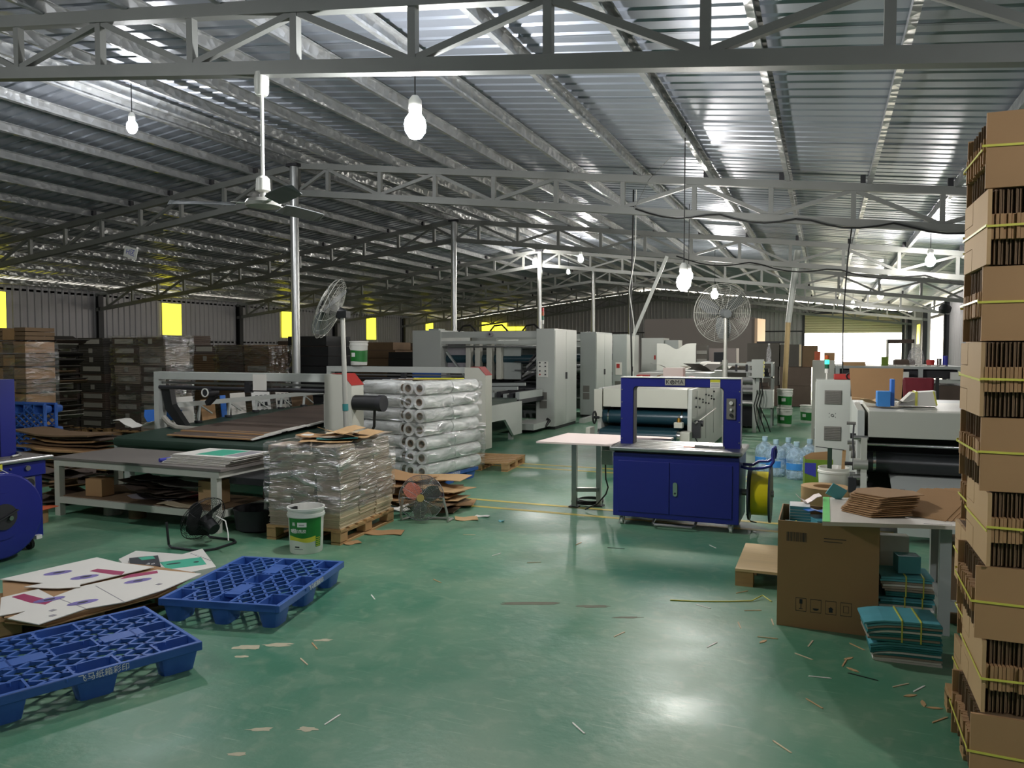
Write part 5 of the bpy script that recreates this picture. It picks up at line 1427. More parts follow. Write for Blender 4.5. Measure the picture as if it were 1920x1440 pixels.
# fanned flat cartons on the packing table
fl_a = MB().prism([(-0.17, -0.02), (-0.02, -0.17), (0.20, -0.09), (0.17, 0.02), (0.0, 0.13), (-0.13, 0.10)], 0, 0.0045).mesh('flat_carton', 'kraft')
for i in range(11):
    tag(put('flat_carton', fl_a, None, (0.265 + 0.007 * i + RND.uniform(-0.008, 0.008), 4.97 + 0.012 * i, 0.700 + 0.0095 * i), rot=(0.03, -0.04, 0.12 + RND.uniform(-0.12, 0.12))), 'flat brown carton in the fanned pile on the packing table, %s from below' % ORD2[i], 'carton', 'fanned flat cartons on the packing table')
fl_b = MB().box(-0.20, -0.14, 0, 0.20, 0.14, 0.0045).mesh('flat_carton', 'kraft')
for i in range(18):
    tag(put('flat_carton', fl_b, None, (0.60 + 0.032 * i, 5.10 + 0.008 * i, 0.740 + 0.001 * i), rot=(0.03, -0.24, TA + 0.85 + RND.uniform(-0.06, 0.06))), 'flat carton in the slanting row on the packing table, %s from the left' % ORD2[i], 'carton', 'slanting flat cartons on the packing table')
scrap('kraft_sheet', 0.62, 5.36, 0.735, 0.60, 0.22, TA + 0.05, 'kraft_light', 'large loose kraft sheet at the back of the packing table', None, 0.02)
# teal bundles on the floor under the table
def teal_bundle(label, cx, cy, z, w, d, h, rz, n=9, strap=True, curve=0.05):
    t = thing('print_bundle', label, 'prints', (cx, cy, z), rz, None)
    for k in range(n):
        m = MB(); v = []; th = h / n * 0.8; N = 7
        ox = RND.uniform(-0.008, 0.008)
        for i in range(N + 1):
            q = i / N
            zz = k * h / n - curve * max(0, 0.45 - q) ** 2 * 2.2 * (1 if k > n / 3 else 0.3)
            xx = -w / 2 + w * q + ox + 0.025 * (k / n) * (-1 if q < 0.3 else 0)
            zz = max(zz, 0.0005 + 0.001 * k)
            v += [(xx, -d / 2, zz), (xx, d / 2, zz), (xx, d / 2, zz + th), (xx, -d / 2, zz + th)]
        f = [(0, 1, 2, 3), tuple(range(4 * N, 4 * N + 4))[::-1]]
        for i in range(N):
            a = 4 * i
            f += [(a + j, a + (j + 1) % 4, a + 4 + (j + 1) % 4, a + 4 + j) for j in range(4)]
        m.add(v, f)
        m.build('print_sheet', 'teal_paper' if k >= n - 2 else RND.choice(['white_paper', 'teal_dark', 'board_grey', 'teal_dark']), t)
    if strap:
        for x in (-0.02, 0.07):
            MB().box(x, -d / 2 - 0.003, 0, x + 0.007, -d / 2, h + 0.002).box(x, -d / 2, h - 0.004, x + 0.007, d / 2, h + 0.003).build('strap', 'strap_lemon', t)
teal_bundle('upper strapped bundle of teal prints on the floor beside the open carton', 0.40, 4.56, 0.118, 0.34, 0.24, 0.115, 0.10)
teal_bundle('lower bundle of teal and white prints on the floor beside the open carton', 0.42, 4.58, 0.0, 0.32, 0.24, 0.112, 0.05, strap=False)
for i, (z, w) in enumerate(((0.0, 0.27), (0.12, 0.26), (0.24, 0.25))):
    teal_bundle(['bottom', 'middle', 'top'][i] + ' bundle in the teal stack standing deeper under the packing table', 0.455, 4.98, z, w, 0.24, 0.115, 0.04 * i, 8, i > 0, 0.01)
tag(MB().cbox(0.46, 4.97, 0.41, 0.12, 0.10, 0.10, 0.2).build('print_pack', 'teal_paper'), 'small bright teal pack on top of the teal stack under the table', 'prints')
tag(MB().cbox(0.405, 5.20, 0.52 - 0.26, 0.16, 0.08, 0.52, 0.1).build('white_carton', 'white_paper'), 'white carton standing behind the teal stack under the table', 'carton')
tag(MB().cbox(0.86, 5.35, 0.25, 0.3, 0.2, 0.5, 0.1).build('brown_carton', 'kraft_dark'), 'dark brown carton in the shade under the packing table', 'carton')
# low wooden platform left of the carton
t = thing('wooden_platform', 'pale plywood topped pallet on the floor left of the open carton', 'pallet', (-0.32, 5.88, 0))
MB().box(-0.24, -0.37, 0.105, 0.30, 0.40, 0.123).build('plywood_top', 'wood_pale', t)
for x, y in ((-0.18, -0.31), (0.24, -0.31), (-0.18, 0.34), (0.24, 0.34), (-0.18, 0.0), (0.24, 0.0)): MB().box(x - 0.06, y - 0.05, 0, x + 0.06, y + 0.05, 0.105).build('block', 'wood', t)
for k in range(6):
    tag(MB().cbox(-0.12 + RND.uniform(-0.006, 0.006), 5.98, 0.127 + k * 0.011, 0.20, 0.26, 0.010, 0.06).build('booklet', 'white_paper' if k > 3 else 'board_grey'), 'booklet in the small stack on the plywood platform', 'booklet', 'booklets on the plywood platform')
tag(MB().tube([(-0.92, 5.02, 0.004), (-0.75, 5.06, 0.004), (-0.55, 5.14, 0.004), (-0.42, 5.20, 0.006), (-0.36, 5.30, 0.02), (-0.30, 5.24, 0.004)], 0.004, 6).build('loose_strap', 'strap_lemon', smooth=True), 'loose pale yellow strap end on the floor by the plywood platform', 'strap')

# ================================================================ right machine
t = laminator('cream laminating machine with black roller at the right behind the packing table', (0.34, 7.60, 0), 1.35, 2.35, 0.865, 1.10, 'roller_black', 0.625, 0.095, 'machine_cream', 0)
MB().cyl((0.0, 0.02, 0.80), (1.35, 0.02, 0.80), 0.014, 12).build('guide_bar', 'chrome', t, smooth=True)
MB().cyl((0.0, 0.06, 0.36), (0.30, 0.06, 0.36), 0.02, 12).build('guide_bar', 'steel', t, smooth=True)
MB().cyl((0.0, 0.02, 0.24), (0.26, 0.02, 0.24), 0.018, 12).build('guide_bar', 'steel', t, smooth=True)
MB().prism([(-0.28, 0.36), (-0.28, 0.38), (0.12, 0.51), (0.30, 0.51), (0.30, 0.48), (0.12, 0.48)], 0.22, 1.34, 'x').build('feed_plate', 'machine_grey', t)
MB().box(0.26, -0.30, 0.06, 1.34, -0.26, 0.36).build('front_panel', 'machine_grey', t)
MB().lathe([(0.085, 0.0), (0.09, 0.012), (0.03, 0.02), (0.02, 0.04)], 24, (0.30, -0.18, 0.40)).build('handwheel', 'chrome', t, smooth=True)
MB().prism([(-0.14, 0.10), (0.02, 0.10), (0.02, 0.86), (-0.06, 0.86), (-0.06, 0.55), (-0.14, 0.35)], -0.03, 0.02, 'x').build('bearing_plate', 'machine_cream', t)
for z, r_ in ((0.86, 0.02), (0.62, 0.052), (0.50, 0.03), (0.40, 0.03), (0.18, 0.04)):
    k_ = MB().cyl((-0.09, -0.03, z), (0.03, -0.03, z), r_, 18).build('knob', 'fan_grey' if r_ > 0.03 else 'steel', t, smooth=True)
MB().box(-0.13, -0.06, 0.36, -0.06, 0.03, 0.50).build('gear_box', 'dark_steel', t, bevel=0.006)
MB().tube([(-0.08, 0.3, 0.95), (-0.09, 0.2, 0.80), (-0.085, 0.05, 0.70), (-0.09, 0.0, 0.56)], 0.008, 6).build('chain', 'dark_steel', t, smooth=True)
for k, (y_, z_, r_, l_) in enumerate(((0.30, 0.47, 0.030, 0.05), (0.42, 0.56, 0.018, 0.09), (0.33, 0.66, 0.036, 0.04), (0.45, 0.76, 0.020, 0.07), (0.30, 0.84, 0.026, 0.05), (0.40, 0.95, 0.016, 0.08), (0.52, 0.70, 0.030, 0.05))): MB().cyl((-0.06 - l_, y_, z_), (-0.06, y_, z_), r_, 14).build('gear', ('steel', 'dark_steel', 'vent_grey')[k % 3], t, smooth=True)
# things on its hood
tag(MB().cbox(0.50, 7.86, 1.20, 0.11, 0.14, 0.14, 0.05).build('blue_box', 'sky_blue_box', bevel=0.003), 'light blue printed box on the cream machine', 'box')
tag(MB().cbox(0.58, 7.95, 1.255, 0.03, 0.12, 0.25, 0.05).build('blue_carton', 'bright_blue', bevel=0.003), 'tall thin blue carton beside the light blue box on the cream machine', 'carton')
for i, (x, y, z, w, d, a, mt, lb) in enumerate(((0.40, 8.0, 1.145, 0.22, 0.26, 0.4, 'kraft_light', 'tan board lying left of the light blue box on the cream machine'), (0.62, 8.10, 1.16, 0.26, 0.26, 0.2, 'white_paper', 'white paper sheet under the strapped white pack on the machine'))):
    scrap('board', x, y, z, w, d, a, mt, lb, None, 0.05)
o = tag(MB().prism([(-0.16, 0), (0.16, 0), (0.15, 0.14), (-0.05, 0.12)], -0.12, 0.12, 'y').build('white_pack', 'white_paper', None, (0.80, 8.15, 1.128)), 'white paper pack with yellow strap on the cream machine', 'paper pack')
MB().box(-0.02, -0.124, 0, 0.0, 0.124, 0.134).build('strap', 'strap_lemon', o)
MB().bar((0.13, -0.122, 0.14), (0.16, -0.122, 0.01), 0.012, 0.012).build('strap', 'strap_lemon', o)
tag(MB().prism([(-0.25, 0), (0.22, 0), (0.24, 0.34), (-0.28, 0.34)], -0.01, 0.01, 'y').build('brown_board', 'kraft', None, (0.52, 8.95, 1.118), rot=(-0.15, 0, 0)), 'large brown cardboard leaning on the cream machine behind the blue box', 'cardboard')
t2 = thing('office_chair', 'dark red office chair back showing behind the cream machine', 'chair', (1.16, 11.2, 0))
MB().box(-0.17, 0, 0.50, 0.19, 0.42, 0.57).build('seat', 'chair_red', t2, bevel=0.03)
MB().prism([(-0.17, 0.80), (0.17, 0.80), (0.19, 1.28), (-0.19, 1.28)], 0.36, 0.43, 'y').build('backrest', 'chair_red', t2, bevel=0.03)
MB().box(0.20, 0.05, 0.66, 0.25, 0.36, 0.70).build('armrest', 'black_rubber', t2)
MB().box(0.20, 0.33, 0.50, 0.24, 0.38, 1.28).build('back_bracket', 'black_rubber', t2)
MB().cyl((0, 0.2, 0.08), (0, 0.2, 0.5), 0.03, 12).build('gas_lift', 'dark_steel', t2, smooth=True)
for k in range(5):
    a = 2 * PI * k / 5
    MB().bar((0, 0.2, 0.08), (0.26 * math.cos(a), 0.2 + 0.26 * math.sin(a), 0.05), 0.04, 0.03).build('base_leg', 'black_rubber', t2)
# control cabinet
t = thing('control_cabinet', 'grey control cabinet with two vents beside the water bottles', 'cabinet', (-0.10, 10.1, 0))
MB().box(0.0, 0.0, 0.05, 0.39, 0.42, 1.285).build('body', 'machine_grey', t, bevel=0.005)
MB().box(-0.008, 0.03, 0.09, 0.0, 0.39, 1.25).build('side_door', 'machine_grey', t)
MB().box(0.0, 0.02, 0.0, 0.39, 0.40, 0.05).build('plinth', 'dark_steel', t)
MB().box(-0.015, 0.06, 0.55, -0.008, 0.08, 0.68).build('door_handle', 'dark_steel', t)
for z in (0.55, 0.99):
    v_ = MB().box(0.10, -0.008, z, 0.29, 0.0, z + 0.17).build('vent', 'vent_grey', t)
    for k in range(8): MB().box(0.105, -0.015, z + 0.008 + k * 0.02, 0.285, -0.008, z + 0.018 + k * 0.02).build('louvre', 'vent_grey', v_)
m = MB(); m.ring((0.19, -0.004, 0.855), (1, 0, 0), (0, 0, 1), 0.014, 0.003, 20, 6)
for dx, dz in ((-1, -1), (1, -1), (-1, 1), (1, 1)): m.cyl((0.19 + dx * 0.035, -0.003, 0.855 + dz * 0.022), (0.19 + dx * 0.035, 0.0, 0.855 + dz * 0.022), 0.005, 8)
m.build('knob', 'print_dark', t)
sg = thing('signal_lamp', 'green glowing signal lamp on top of the grey control cabinet', 'lamp', (0.02, 10.25, 1.285))
MB().cyl((0, 0, 0), (0, 0, 0.08), 0.010, 8).build('stem', 'white_plastic', sg, smooth=True)
for k, mt in enumerate(('white_plastic', 'signal_off_green', 'signal_green', 'signal_amber')):
    MB().cyl((0, 0, 0.08 + k * 0.055), (0, 0, 0.132 + k * 0.055), 0.026, 14).build('lens', mt, sg, smooth=True)
o = thing('cable_reel', 'red handled tool with coiled cable on the grey control cabinet', 'tool', (0.22, 10.30, 1.285))
MB().box(-0.12, -0.05, 0.0, 0.10, 0.05, 0.07).build('body', 'red_paint', o, bevel=0.01)
m = MB(); m.ring((0.06, -0.06, 0.045), (1, 0, 0), (0, 0, 1), 0.04, 0.008, 20, 6); m.build('coil', 'black_cable', o)
# water bottles
def bottle(label, x, y):
    t = thing('water_bottle', label, 'bottle', (x, y, 0), RND.uniform(0, 6), 'blue water cooler bottles')
    MB().lathe([(0.02, 0.0), (0.11, 0.0), (0.125, 0.02), (0.125, 0.10), (0.119, 0.112), (0.125, 0.124), (0.125, 0.21), (0.119, 0.222), (0.125, 0.234), (0.125, 0.30), (0.105, 0.35), (0.05, 0.395), (0.03, 0.41), (0.03, 0.44)], 24).build('body', 'bottle_film', t, smooth=True)
    MB().lathe([(0.034, 0.42), (0.036, 0.425), (0.036, 0.475), (0.03, 0.48)], 16).build('cap', 'sky_pale', t, smooth=True)
    m = MB(); n = 10; v = []
    for i in range(n + 1):
        a = -0.9 + 1.8 * i / n
        v += [(0.1265 * math.cos(a), 0.1265 * math.sin(a), 0.125), (0.1265 * math.cos(a), 0.1265 * math.sin(a), 0.21)]
    m.add(v, [(2 * i, 2 * i + 2, 2 * i + 3, 2 * i + 1) for i in range(n)]).build('label', 'sky_blue_box', t)
    t.rotation_euler = (0, 0, -1.9)
M('sky_pale', (176, 206, 220), 0.35, 0, 0.05)
for lb, x, y in (('blue water bottle at the front left of the group', -0.58, 10.58), ('foremost blue water bottle next to the grey control cabinet', -0.32, 10.42), ('rear blue water bottle in the middle of the group', -0.44, 10.88), ('rear right blue water bottle beside the control cabinet', -0.17, 10.80), ('hindmost left blue water bottle', -0.74, 10.90)):
    bottle(lb, x, y)
# cardboard ring, white pail with tools, lime box
tag(MB().pipe((0.02, 8.18, 0.0), (0.02, 8.18, 0.30), 0.225, 0.11, 36).build('paper_reel', 'kraft_light', smooth=True), 'thick tan paper reel lying on its side behind the packing table', 'paper reel')
t = thing('tool_pail', 'white pail with tools on the floor beside the paper reel', 'pail', (0.10, 8.72, 0))
MB().lathe([(0.02, 0.0), (0.13, 0), (0.15, 0.36), (0.158, 0.365), (0.158, 0.385), (0.15, 0.39), (0.155, 0.42), (0.145, 0.42), (0.13, 0.36), (0.115, 0.02), (0.02, 0.02)], 28, caps=False).build('body', 'white_plastic', t, smooth=True)
for lb, p0, p1, w, mt in (('green bar tool standing in the white pail', (0.06, 8.70, 0.10), (0.06, 8.72, 0.62), 0.045, 'belt_green'), ('narrow pale strip standing in the white pail', (0.18, 8.74, 0.10), (0.20, 8.76, 0.60), 0.035, 'wood'), ('dark rod lying across the tools in the white pail', (-0.08, 8.70, 0.63), (0.20, 8.74, 0.60), 0.014, 'dark_steel')):
    tag(MB().bar(p0, p1, w, w * 0.5).build('hand_tool', mt), lb, 'tool')
t = thing('fruit_box', 'open green and blue printed box in front of the grey cabinet', 'box', (-0.06, 9.50, 0), 0.1)
for (x0, y0, x1, y1, mt) in ((-0.15, -0.12, 0.15, -0.114, 'lime_box'), (-0.15, 0.114, 0.15, 0.12, 'kraft'), (-0.15, -0.114, -0.144, 0.114, 'lime_box'), (0.144, -0.114, 0.15, 0.114, 'lime_box')):
    MB().box(x0, y0, 0, x1, y1, 0.40).build('side', mt, t)
MB().prism([(-0.15, 0.36), (-0.15, 0.24), (-0.03, 0.20), (-0.03, 0.36)], -0.1215, -0.12, 'y').build('blue_print', 'print_blue', t)
MB().prism([(-0.15, 0.40), (0.15, 0.40), (0.12, 0.47), (-0.06, 0.45)], 0.114, 0.12, 'y').build('flap', 'kraft', t)

# ================================================================ long bench machine towards the shutter
t = thing('bench_machine', 'long grey bench machine in front of the bright shutter', 'machine', (0.15, 13.0, 0))
MB().box(0.0, 0.0, 1.36, 1.75, 1.9, 1.40).build('upper_deck', 'machine_grey_b', t)
MB().box(0.0, -0.1, 1.16, 1.9, 0.0, 1.21).build('front_rail', 'machine_grey', t)
MB().box(0.0, 0.1, 1.22, 1.75, 1.8, 1.34).build('inner_drawer', 'dark_steel', t)
for x in (0.03, 0.55, 0.90, 1.18, 1.70): MB().box(x - 0.03, 0.0, 1.21, x + 0.03, 0.06, 1.36).build('upright', 'machine_grey_b', t)
for x in (0.05, 0.95, 1.80):
    for y in (0.0, 1.8): MB().box(x - 0.04, y - 0.06, 0, x + 0.04, y + 0.04, 1.16).build('leg', 'machine_grey_b', t)
MB().box(0.0, 0.0, 0.65, 1.85, 1.8, 1.10).build('lower_body', 'dark_steel', t)
for x in (0.95, 1.62): MB().box(x - 0.06, -0.14, 1.21, x + 0.06, -0.06, 1.32).build('clamp', 'white_plastic', t)
MB().box(0.0, -0.06, 0.8, 1.85, 0.0, 1.12).build('cover_sheet', 'board_brown', t)
MB().box(-0.34, 0.2, 0.0, -0.01, 1.0, 1.48).build('end_cabinet', 'machine_cream', t, bevel=0.006)
for (x, y, w, d, h, mt, lb) in ((-0.02, 13.6, 0.18, 0.15, 0.10, 'kraft_dark', None), ):
    pass
tag(MB().cbox(0.06, 13.4, 1.545, 0.16, 0.14, 0.12).build('carton', 'kraft', None), 'small brown carton on the end cabinet of the bench machine', 'carton')
tag(MB().cbox(-0.12, 13.5, 1.555, 0.09, 0.10, 0.14).build('orange_tin', 'orange'), 'orange tin on the end cabinet of the bench machine', 'tin')
tag(MB().cbox(0.42, 13.5, 1.43, 0.34, 0.3, 0.06).build('tan_pack', 'kraft_light'), 'flat tan pack on the left of the bench machine deck', 'pack')
tag(MB().cbox(0.88, 13.6, 1.47, 0.10, 0.12, 0.14).build('small_carton', 'lime_box'), 'small olive carton on the bench machine deck', 'carton')
tag(MB().cbox(1.16, 13.7, 1.45, 0.30, 0.3, 0.10).build('brown_bag', 'board_brown', bevel=0.03), 'dark brown bag on the bench machine deck', 'bag')
t = thing('small_shelf', 'small dark shelf frame standing on the bench machine', 'shelf', (1.12, 13.9, 1.40))
for x in (-0.18, 0.20): MB().box(x - 0.015, 0, 0, x + 0.015, 0.2, 0.42).build('side', 'machine_cream', t)
MB().box(-0.18, 0, 0.36, 0.20, 0.2, 0.42).build('top', 'board_brown', t)
tag(MB().lathe([(0.02, 0), (0.10, 0.01), (0.12, 0.12), (0.09, 0.24), (0.03, 0.30)], 14).build('plastic_bag', 'clear_pet', None, (1.32, 13.6, 1.40), smooth=True), 'knotted clear plastic bag on the bench machine', 'bag')
tag(MB().lathe([(0.05, 0), (0.06, 0.08), (0.05, 0.10), (0.02, 0.10)], 16).build('red_tub', 'red_bag', None, (1.50, 13.4, 1.40), smooth=True), 'bright red tub on the right of the bench machine', 'tub')
for i, (x, h, mt, lb) in enumerate(((1.62, 0.12, 'steel', 'silver can on the right of the bench machine'), (1.70, 0.16, 'print_blue', 'blue bottle at the right end of the bench machine'))):
    tag(MB().cyl((x, 13.4, 1.40), (x, 13.4, 1.40 + h), 0.035, 14).build('can', mt, smooth=True), lb, 'can')
for i in range(8):
    tag(MB().cbox(0.95 + 0.10 * i, 13.22 + 0.03 * (i % 3), 1.41, 0.09, 0.08, 0.018, 0.4 * i).build('paper_scrap', 'white_paper'), 'white paper scrap littering the bench machine deck', 'paper', 'paper scraps on the bench machine')

# ================================================================ middle background
t = struct(MB().box(-6.6, 30.0, 0, -2.45, 30.12, 2.86).build('wall_partition', 'partition'))
MB().prism([(-2.45, 29.9), (-2.35, 29.9), (-2.15, 31.0), (-2.25, 31.0)], 0, 2.82).build('partition_lit_side', 'partition_lit_side', t)
t = thing('folding_machine', 'white machine cover with a wavy butterfly top edge before the partition', 'machine', (-4.0, 22.4, 0))
wav = [(-0.56, 0.9), (-0.56, 1.84)] + [(-0.56 + 0.56 * k / 8, 1.84 - 0.17 * (1 - math.cos(PI * (k / 8) ** 2)) / 2) for k in range(1, 9)] + [(0.56 * k / 8, 1.84 - 0.17 * (1 + math.cos(PI * (1 - (1 - k / 8) ** 2))) / 2) for k in range(1, 9)] + [(0.56, 0.9)]
MB().prism(wav, 0, 0.06, 'y').build('wavy_cover', 'white_plastic', t)
MB().box(-0.5, 0.06, 0.0, 0.5, 1.2, 1.05).build('body', 'machine_grey_b', t)
MB().box(0.56, 0.1, 0.9, 0.85, 0.6, 1.78).build('dark_rack', 'board_charcoal', t)
for k in range(3): MB().box(0.57, 0.08, 1.05 + 0.24 * k, 0.86, 0.1, 1.15 + 0.24 * k).build('rack_slot', 'vent_grey', t)
# clutter on the rear of the laminator (z about 1.08)
tag(MB().cbox(-2.28, 12.62, 1.235, 0.32, 0.24, 0.25, 0.0).build('white_box', 'pink_paper', bevel=0.004), 'pale pinkish white box standing on the laminating machine', 'box')
tag(MB().lathe([(0.02, 0), (0.16, 0.01), (0.15, 0.07), (0.06, 0.12), (0.02, 0.13)], 14).build('red_bag', 'red_bag', None, (-1.98, 12.45, 1.10), smooth=True), 'crumpled red plastic bag on the laminating machine', 'bag')
for i, (x, y, w, d, mt, lb) in enumerate(((-2.72, 13.0, 0.4, 0.3, 'kraft_light', 'tan crumpled paper left of the pinkish box on the laminating machine'), (-2.60, 14.3, 0.8, 0.5, 'white_paper', 'white paper spread left behind the pinkish box'), (-2.1, 14.6, 0.7, 0.5, 'white_paper', 'white paper spread right behind the pinkish box'), (-1.95, 13.6, 0.5, 0.4, 'board_charcoal', 'black cloth lying on the laminating machine'), (-1.92, 15.1, 0.5, 0.4, 'white_paper', 'white paper heap at the rear of the laminating machine'))):
    scrap('loose_sheet', x, y, (1.255 if y > 13.4 else 1.1) + 0.006 * i, w, d, 0.3 * i, mt, lb, None, 0.14)
tag(MB().cbox(-2.92, 13.2, 1.15, 0.2, 0.2, 0.14).build('red_basket', 'red_paint', bevel=0.005), 'dark red basket at the left of the laminating machine', 'basket')
tag(MB().cbox(-2.60, 12.2, 1.13, 0.2, 0.16, 0.06).build('white_tray', 'white_plastic', bevel=0.005), 'small white tray on the laminating machine hood', 'tray')
# PET bottle on the feeder
o = thing('drink_bottle', 'clear plastic drink bottle standing on the sheet feeder rack', 'bottle', (-1.12, 17.3, 1.392))
MB().lathe([(0.02, 0), (0.05, 0), (0.052, 0.02), (0.05, 0.2), (0.045, 0.26), (0.02, 0.33), (0.018, 0.37)], 16).build('body', 'clear_pet', o, smooth=True)
MB().cyl((0, 0, 0.37), (0, 0, 0.395), 0.02, 12).build('cap', 'white_plastic', o, smooth=True)
rk = thing('steel_rack', 'grey steel rack behind the sheet feeder carrying a clear bottle', 'rack', (-1.56, 17.1, 0))
for x in (0.0, 0.50):
    for y in (0.0, 0.5): MB().box(x, y, 0, x + 0.04, y + 0.04, 1.36).build('post', 'machine_grey_b', rk)
for z in (0.4, 0.75, 1.05, 1.36): MB().box(0, 0, z, 0.54, 0.54, z + 0.03).build('shelf', 'machine_grey_b', rk)
for k in range(6):
    tag(MB().cbox(-1.29 + RND.uniform(-0.02, 0.02), 17.36, (0.472, 0.56, 0.822, 0.91, 1.122, 1.21)[k], 0.36, 0.34, 0.08).build('rack_tray', RND.choice(['dark_steel', 'board_brown'])), 'dark tray in the grey steel rack, %s %s' % (['lower one on the', 'upper one on the'][k % 2], ['lowest shelf', 'middle shelf', 'third shelf'][k // 2]), 'tray', 'trays in the steel rack')
# dark cartons stacked before the shutter
for i, (x, y, w, d, z, h, mt, lb) in enumerate(((-1.75, 24.2, 1.0, 0.9, 0, 0.60, 'board_brown', 'lower left dark carton in the far stack left of the shutter'), (-0.80, 24.2, 0.85, 0.9, 0, 0.60, 'board_brown', 'lower right dark carton in the far stack left of the shutter'), (-1.75, 24.2, 0.95, 0.9, 0.60, 0.55, 'board_charcoal', 'middle left dark carton in the far stack left of the shutter'), (-0.80, 24.2, 0.85, 0.9, 0.60, 0.55, 'board_brown', 'middle right brown carton in the far stack left of the shutter'), (-1.70, 24.2, 0.90, 0.8, 1.15, 0.70, 'board_charcoal', 'big black carton on the far stack left of the shutter'), (-0.95, 24.2, 0.55, 0.8, 1.15, 0.66, 'board_charcoal', 'black carton with a pale edge on the far stack'), (-0.42, 24.2, 0.42, 0.7, 1.15, 0.62, 'kraft_dark', 'brown carton at the right top of the far stack'))):
    o = tag(MB().cbox(x, y, z + h / 2, w, d, h).build('carton', mt, bevel=0.01), lb, 'carton')
    if 'pale edge' in lb: MB().box(x + w / 2 - 0.03, y - d / 2 - 0.01, z + 0.02, x + w / 2 + 0.03, y - d / 2, z + h).build('tape_edge', 'kraft_pale', o)
tag(MB().cbox(-1.45, 24.2, 1.88, 0.9, 0.5, 0.05).build('black_slab', 'black_rubber'), 'black flat slab lying on the big black carton', 'panel')
tag(MB().cbox(-3.0, 24.5, 0.85, 1.0, 0.8, 1.7).build('grey_crate', 'partition'), 'plain grey crate in front of the partition', 'crate')
for i in range(4):
    scrap('cardboard_sheet', -2.2, 20.0, 1.20 + 0.03 * i, 1.0, 0.5, 0.1 * i, RND.choice(['kraft_dark', 'board_brown']), 'brown sheet on the dark cabinet behind the sheet feeder', 'sheets on the dark cabinet', 0.03)
tag(MB().cbox(-2.2, 20.0, 0.60, 1.1, 0.6, 1.19).build('dark_cabinet', 'board_charcoal', bevel=0.01), 'dark cabinet behind the sheet feeder', 'cabinet')
tag(MB().cbox(-2.45, 19.8, 1.455, 0.26, 0.24, 0.28).build('black_box', 'print_dark', bevel=0.008), 'black box with a white tag behind the fan pole', 'box')
# posts, poles and wires
tag(MB().bar((-3.20, 16.72, ztop(-3.20) - DZ - 0.02), (-3.90, 16.6, 1.95), 0.07, 0.07).build('slanted_duct', 'machine_grey'), 'slanted grey square duct dropping from the truss behind the machine', 'duct')
tag(MB().cyl((-0.60, 18.2, ztop(-0.60) + 0.02), (-0.78, 18.2, 2.26), 0.07, 12, r2=0.06).build('grey_pipe', 'machine_grey', smooth=True), 'grey pipe length hanging above the bamboo pole', 'pipe')
tag(MB().cyl((-0.78, 18.2, 2.26), (-0.86, 18.2, 0.0), 0.055, 12).build('bamboo_pole', 'bamboo', smooth=True), 'pale bamboo pole standing left of the grey control cabinet', 'pole')
def wire(label, pts, r=0.012, mat='black_cable'):
    tag(MB().tube(pts, r, 6).build('hanging_cable', mat, smooth=True), label, 'cable')
wire('thick black cable dropping from the second truss behind the strapping machine', [(-2.56, 10.86, 3.92), (-2.57, 10.86, 3.2), (-2.60, 10.9, 2.2), (-2.62, 11.1, 1.09)], 0.012)
wire('thin white wire beside the thick black drop cable', [(-2.52, 10.86, 3.92), (-2.53, 10.86, 3.0), (-2.62, 10.88, 2.5), (-2.55, 10.9, 2.0), (-2.60, 11.1, 1.09)], 0.006, 'white_plastic')
wire('black cable dropping slantwise to the tool on the grey cabinet', [(0.32, 10.9, 3.5), (0.25, 10.8, 2.9), (0.20, 10.6, 2.1), (0.20, 10.4, 1.6), (0.20, 10.31, 1.36)], 0.009)
ca_ = []
for k in range(25):
    x = -2.5 + 4.6 * k / 24
    ca_.append((x, 10.72, ztop(x) - DZ + 0.02 - 0.10 * abs(math.sin(k * 0.55))))
wire('black cable looped along the bottom chord of the second truss', ca_, 0.012)
cb_ = []
for k in range(25):
    x = -3.0 + 6.0 * k / 24
    cb_.append((x, 16.72, ztop(x) - DZ + 0.0 - 0.14 * abs(math.sin(k * 0.5))))
wire('black cable sagging along the third truss at the right', cb_, 0.014)
wire('thin wire strung from the roof down to the second truss', [(-1.75, 9.4, ztop(-1.75) + 0.02), (-2.2, 10.2, 3.9), (-2.52, 10.72, 3.62)], 0.004, 'steel')
tag(MB().lathe([(0.02, 0), (0.16, 0.03), (0.18, 0.16), (0.10, 0.26), (0.02, 0.28)], 16).build('wall_fan_motor', 'black_rubber', None, (3.25, 26.0, 2.75), smooth=True), 'black round extractor fixed high near the right wall', 'extractor').rotation_euler = (0.4, 0, 0)

# ================================================================ stacks along the left side
def stack_bundle(name, label, group, x, y, z, w, d, h, mat, sticker=None, layers=5, rz=0.0):
    o = put(name, bundle_mesh(w, d, h, layers, mat, 0.005), None, (x, y, z), rz)
    tag(o, label, 'cardboard', group)
    if sticker:
        MB().box(-sticker / 2, -d / 2 - 0.012, h * 0.28, sticker / 2, -d / 2 - 0.007, h * 0.8).build('sticker', 'sticker_grey', o)
def column(x, y, z0, w, d, h, n, mat, name, label, group, stick=0.0, lean=0.0, back=1):
    for k in range(n):
        for b in range(back):
            stack_bundle(name, label + ', ' + NTH[k] + ' from below' if k else label + ', lowest', group, x + lean * math.sin(k * 0.45) + RND.uniform(-0.01, 0.01), y + b * (d + 0.02), z0 + k * (h + 0.003), w, d, h, mat if isinstance(mat, str) else RND.choice(mat), (RND.choice([0.1, w * 0.7, w * 0.75]) if RND.random() < stick else None))
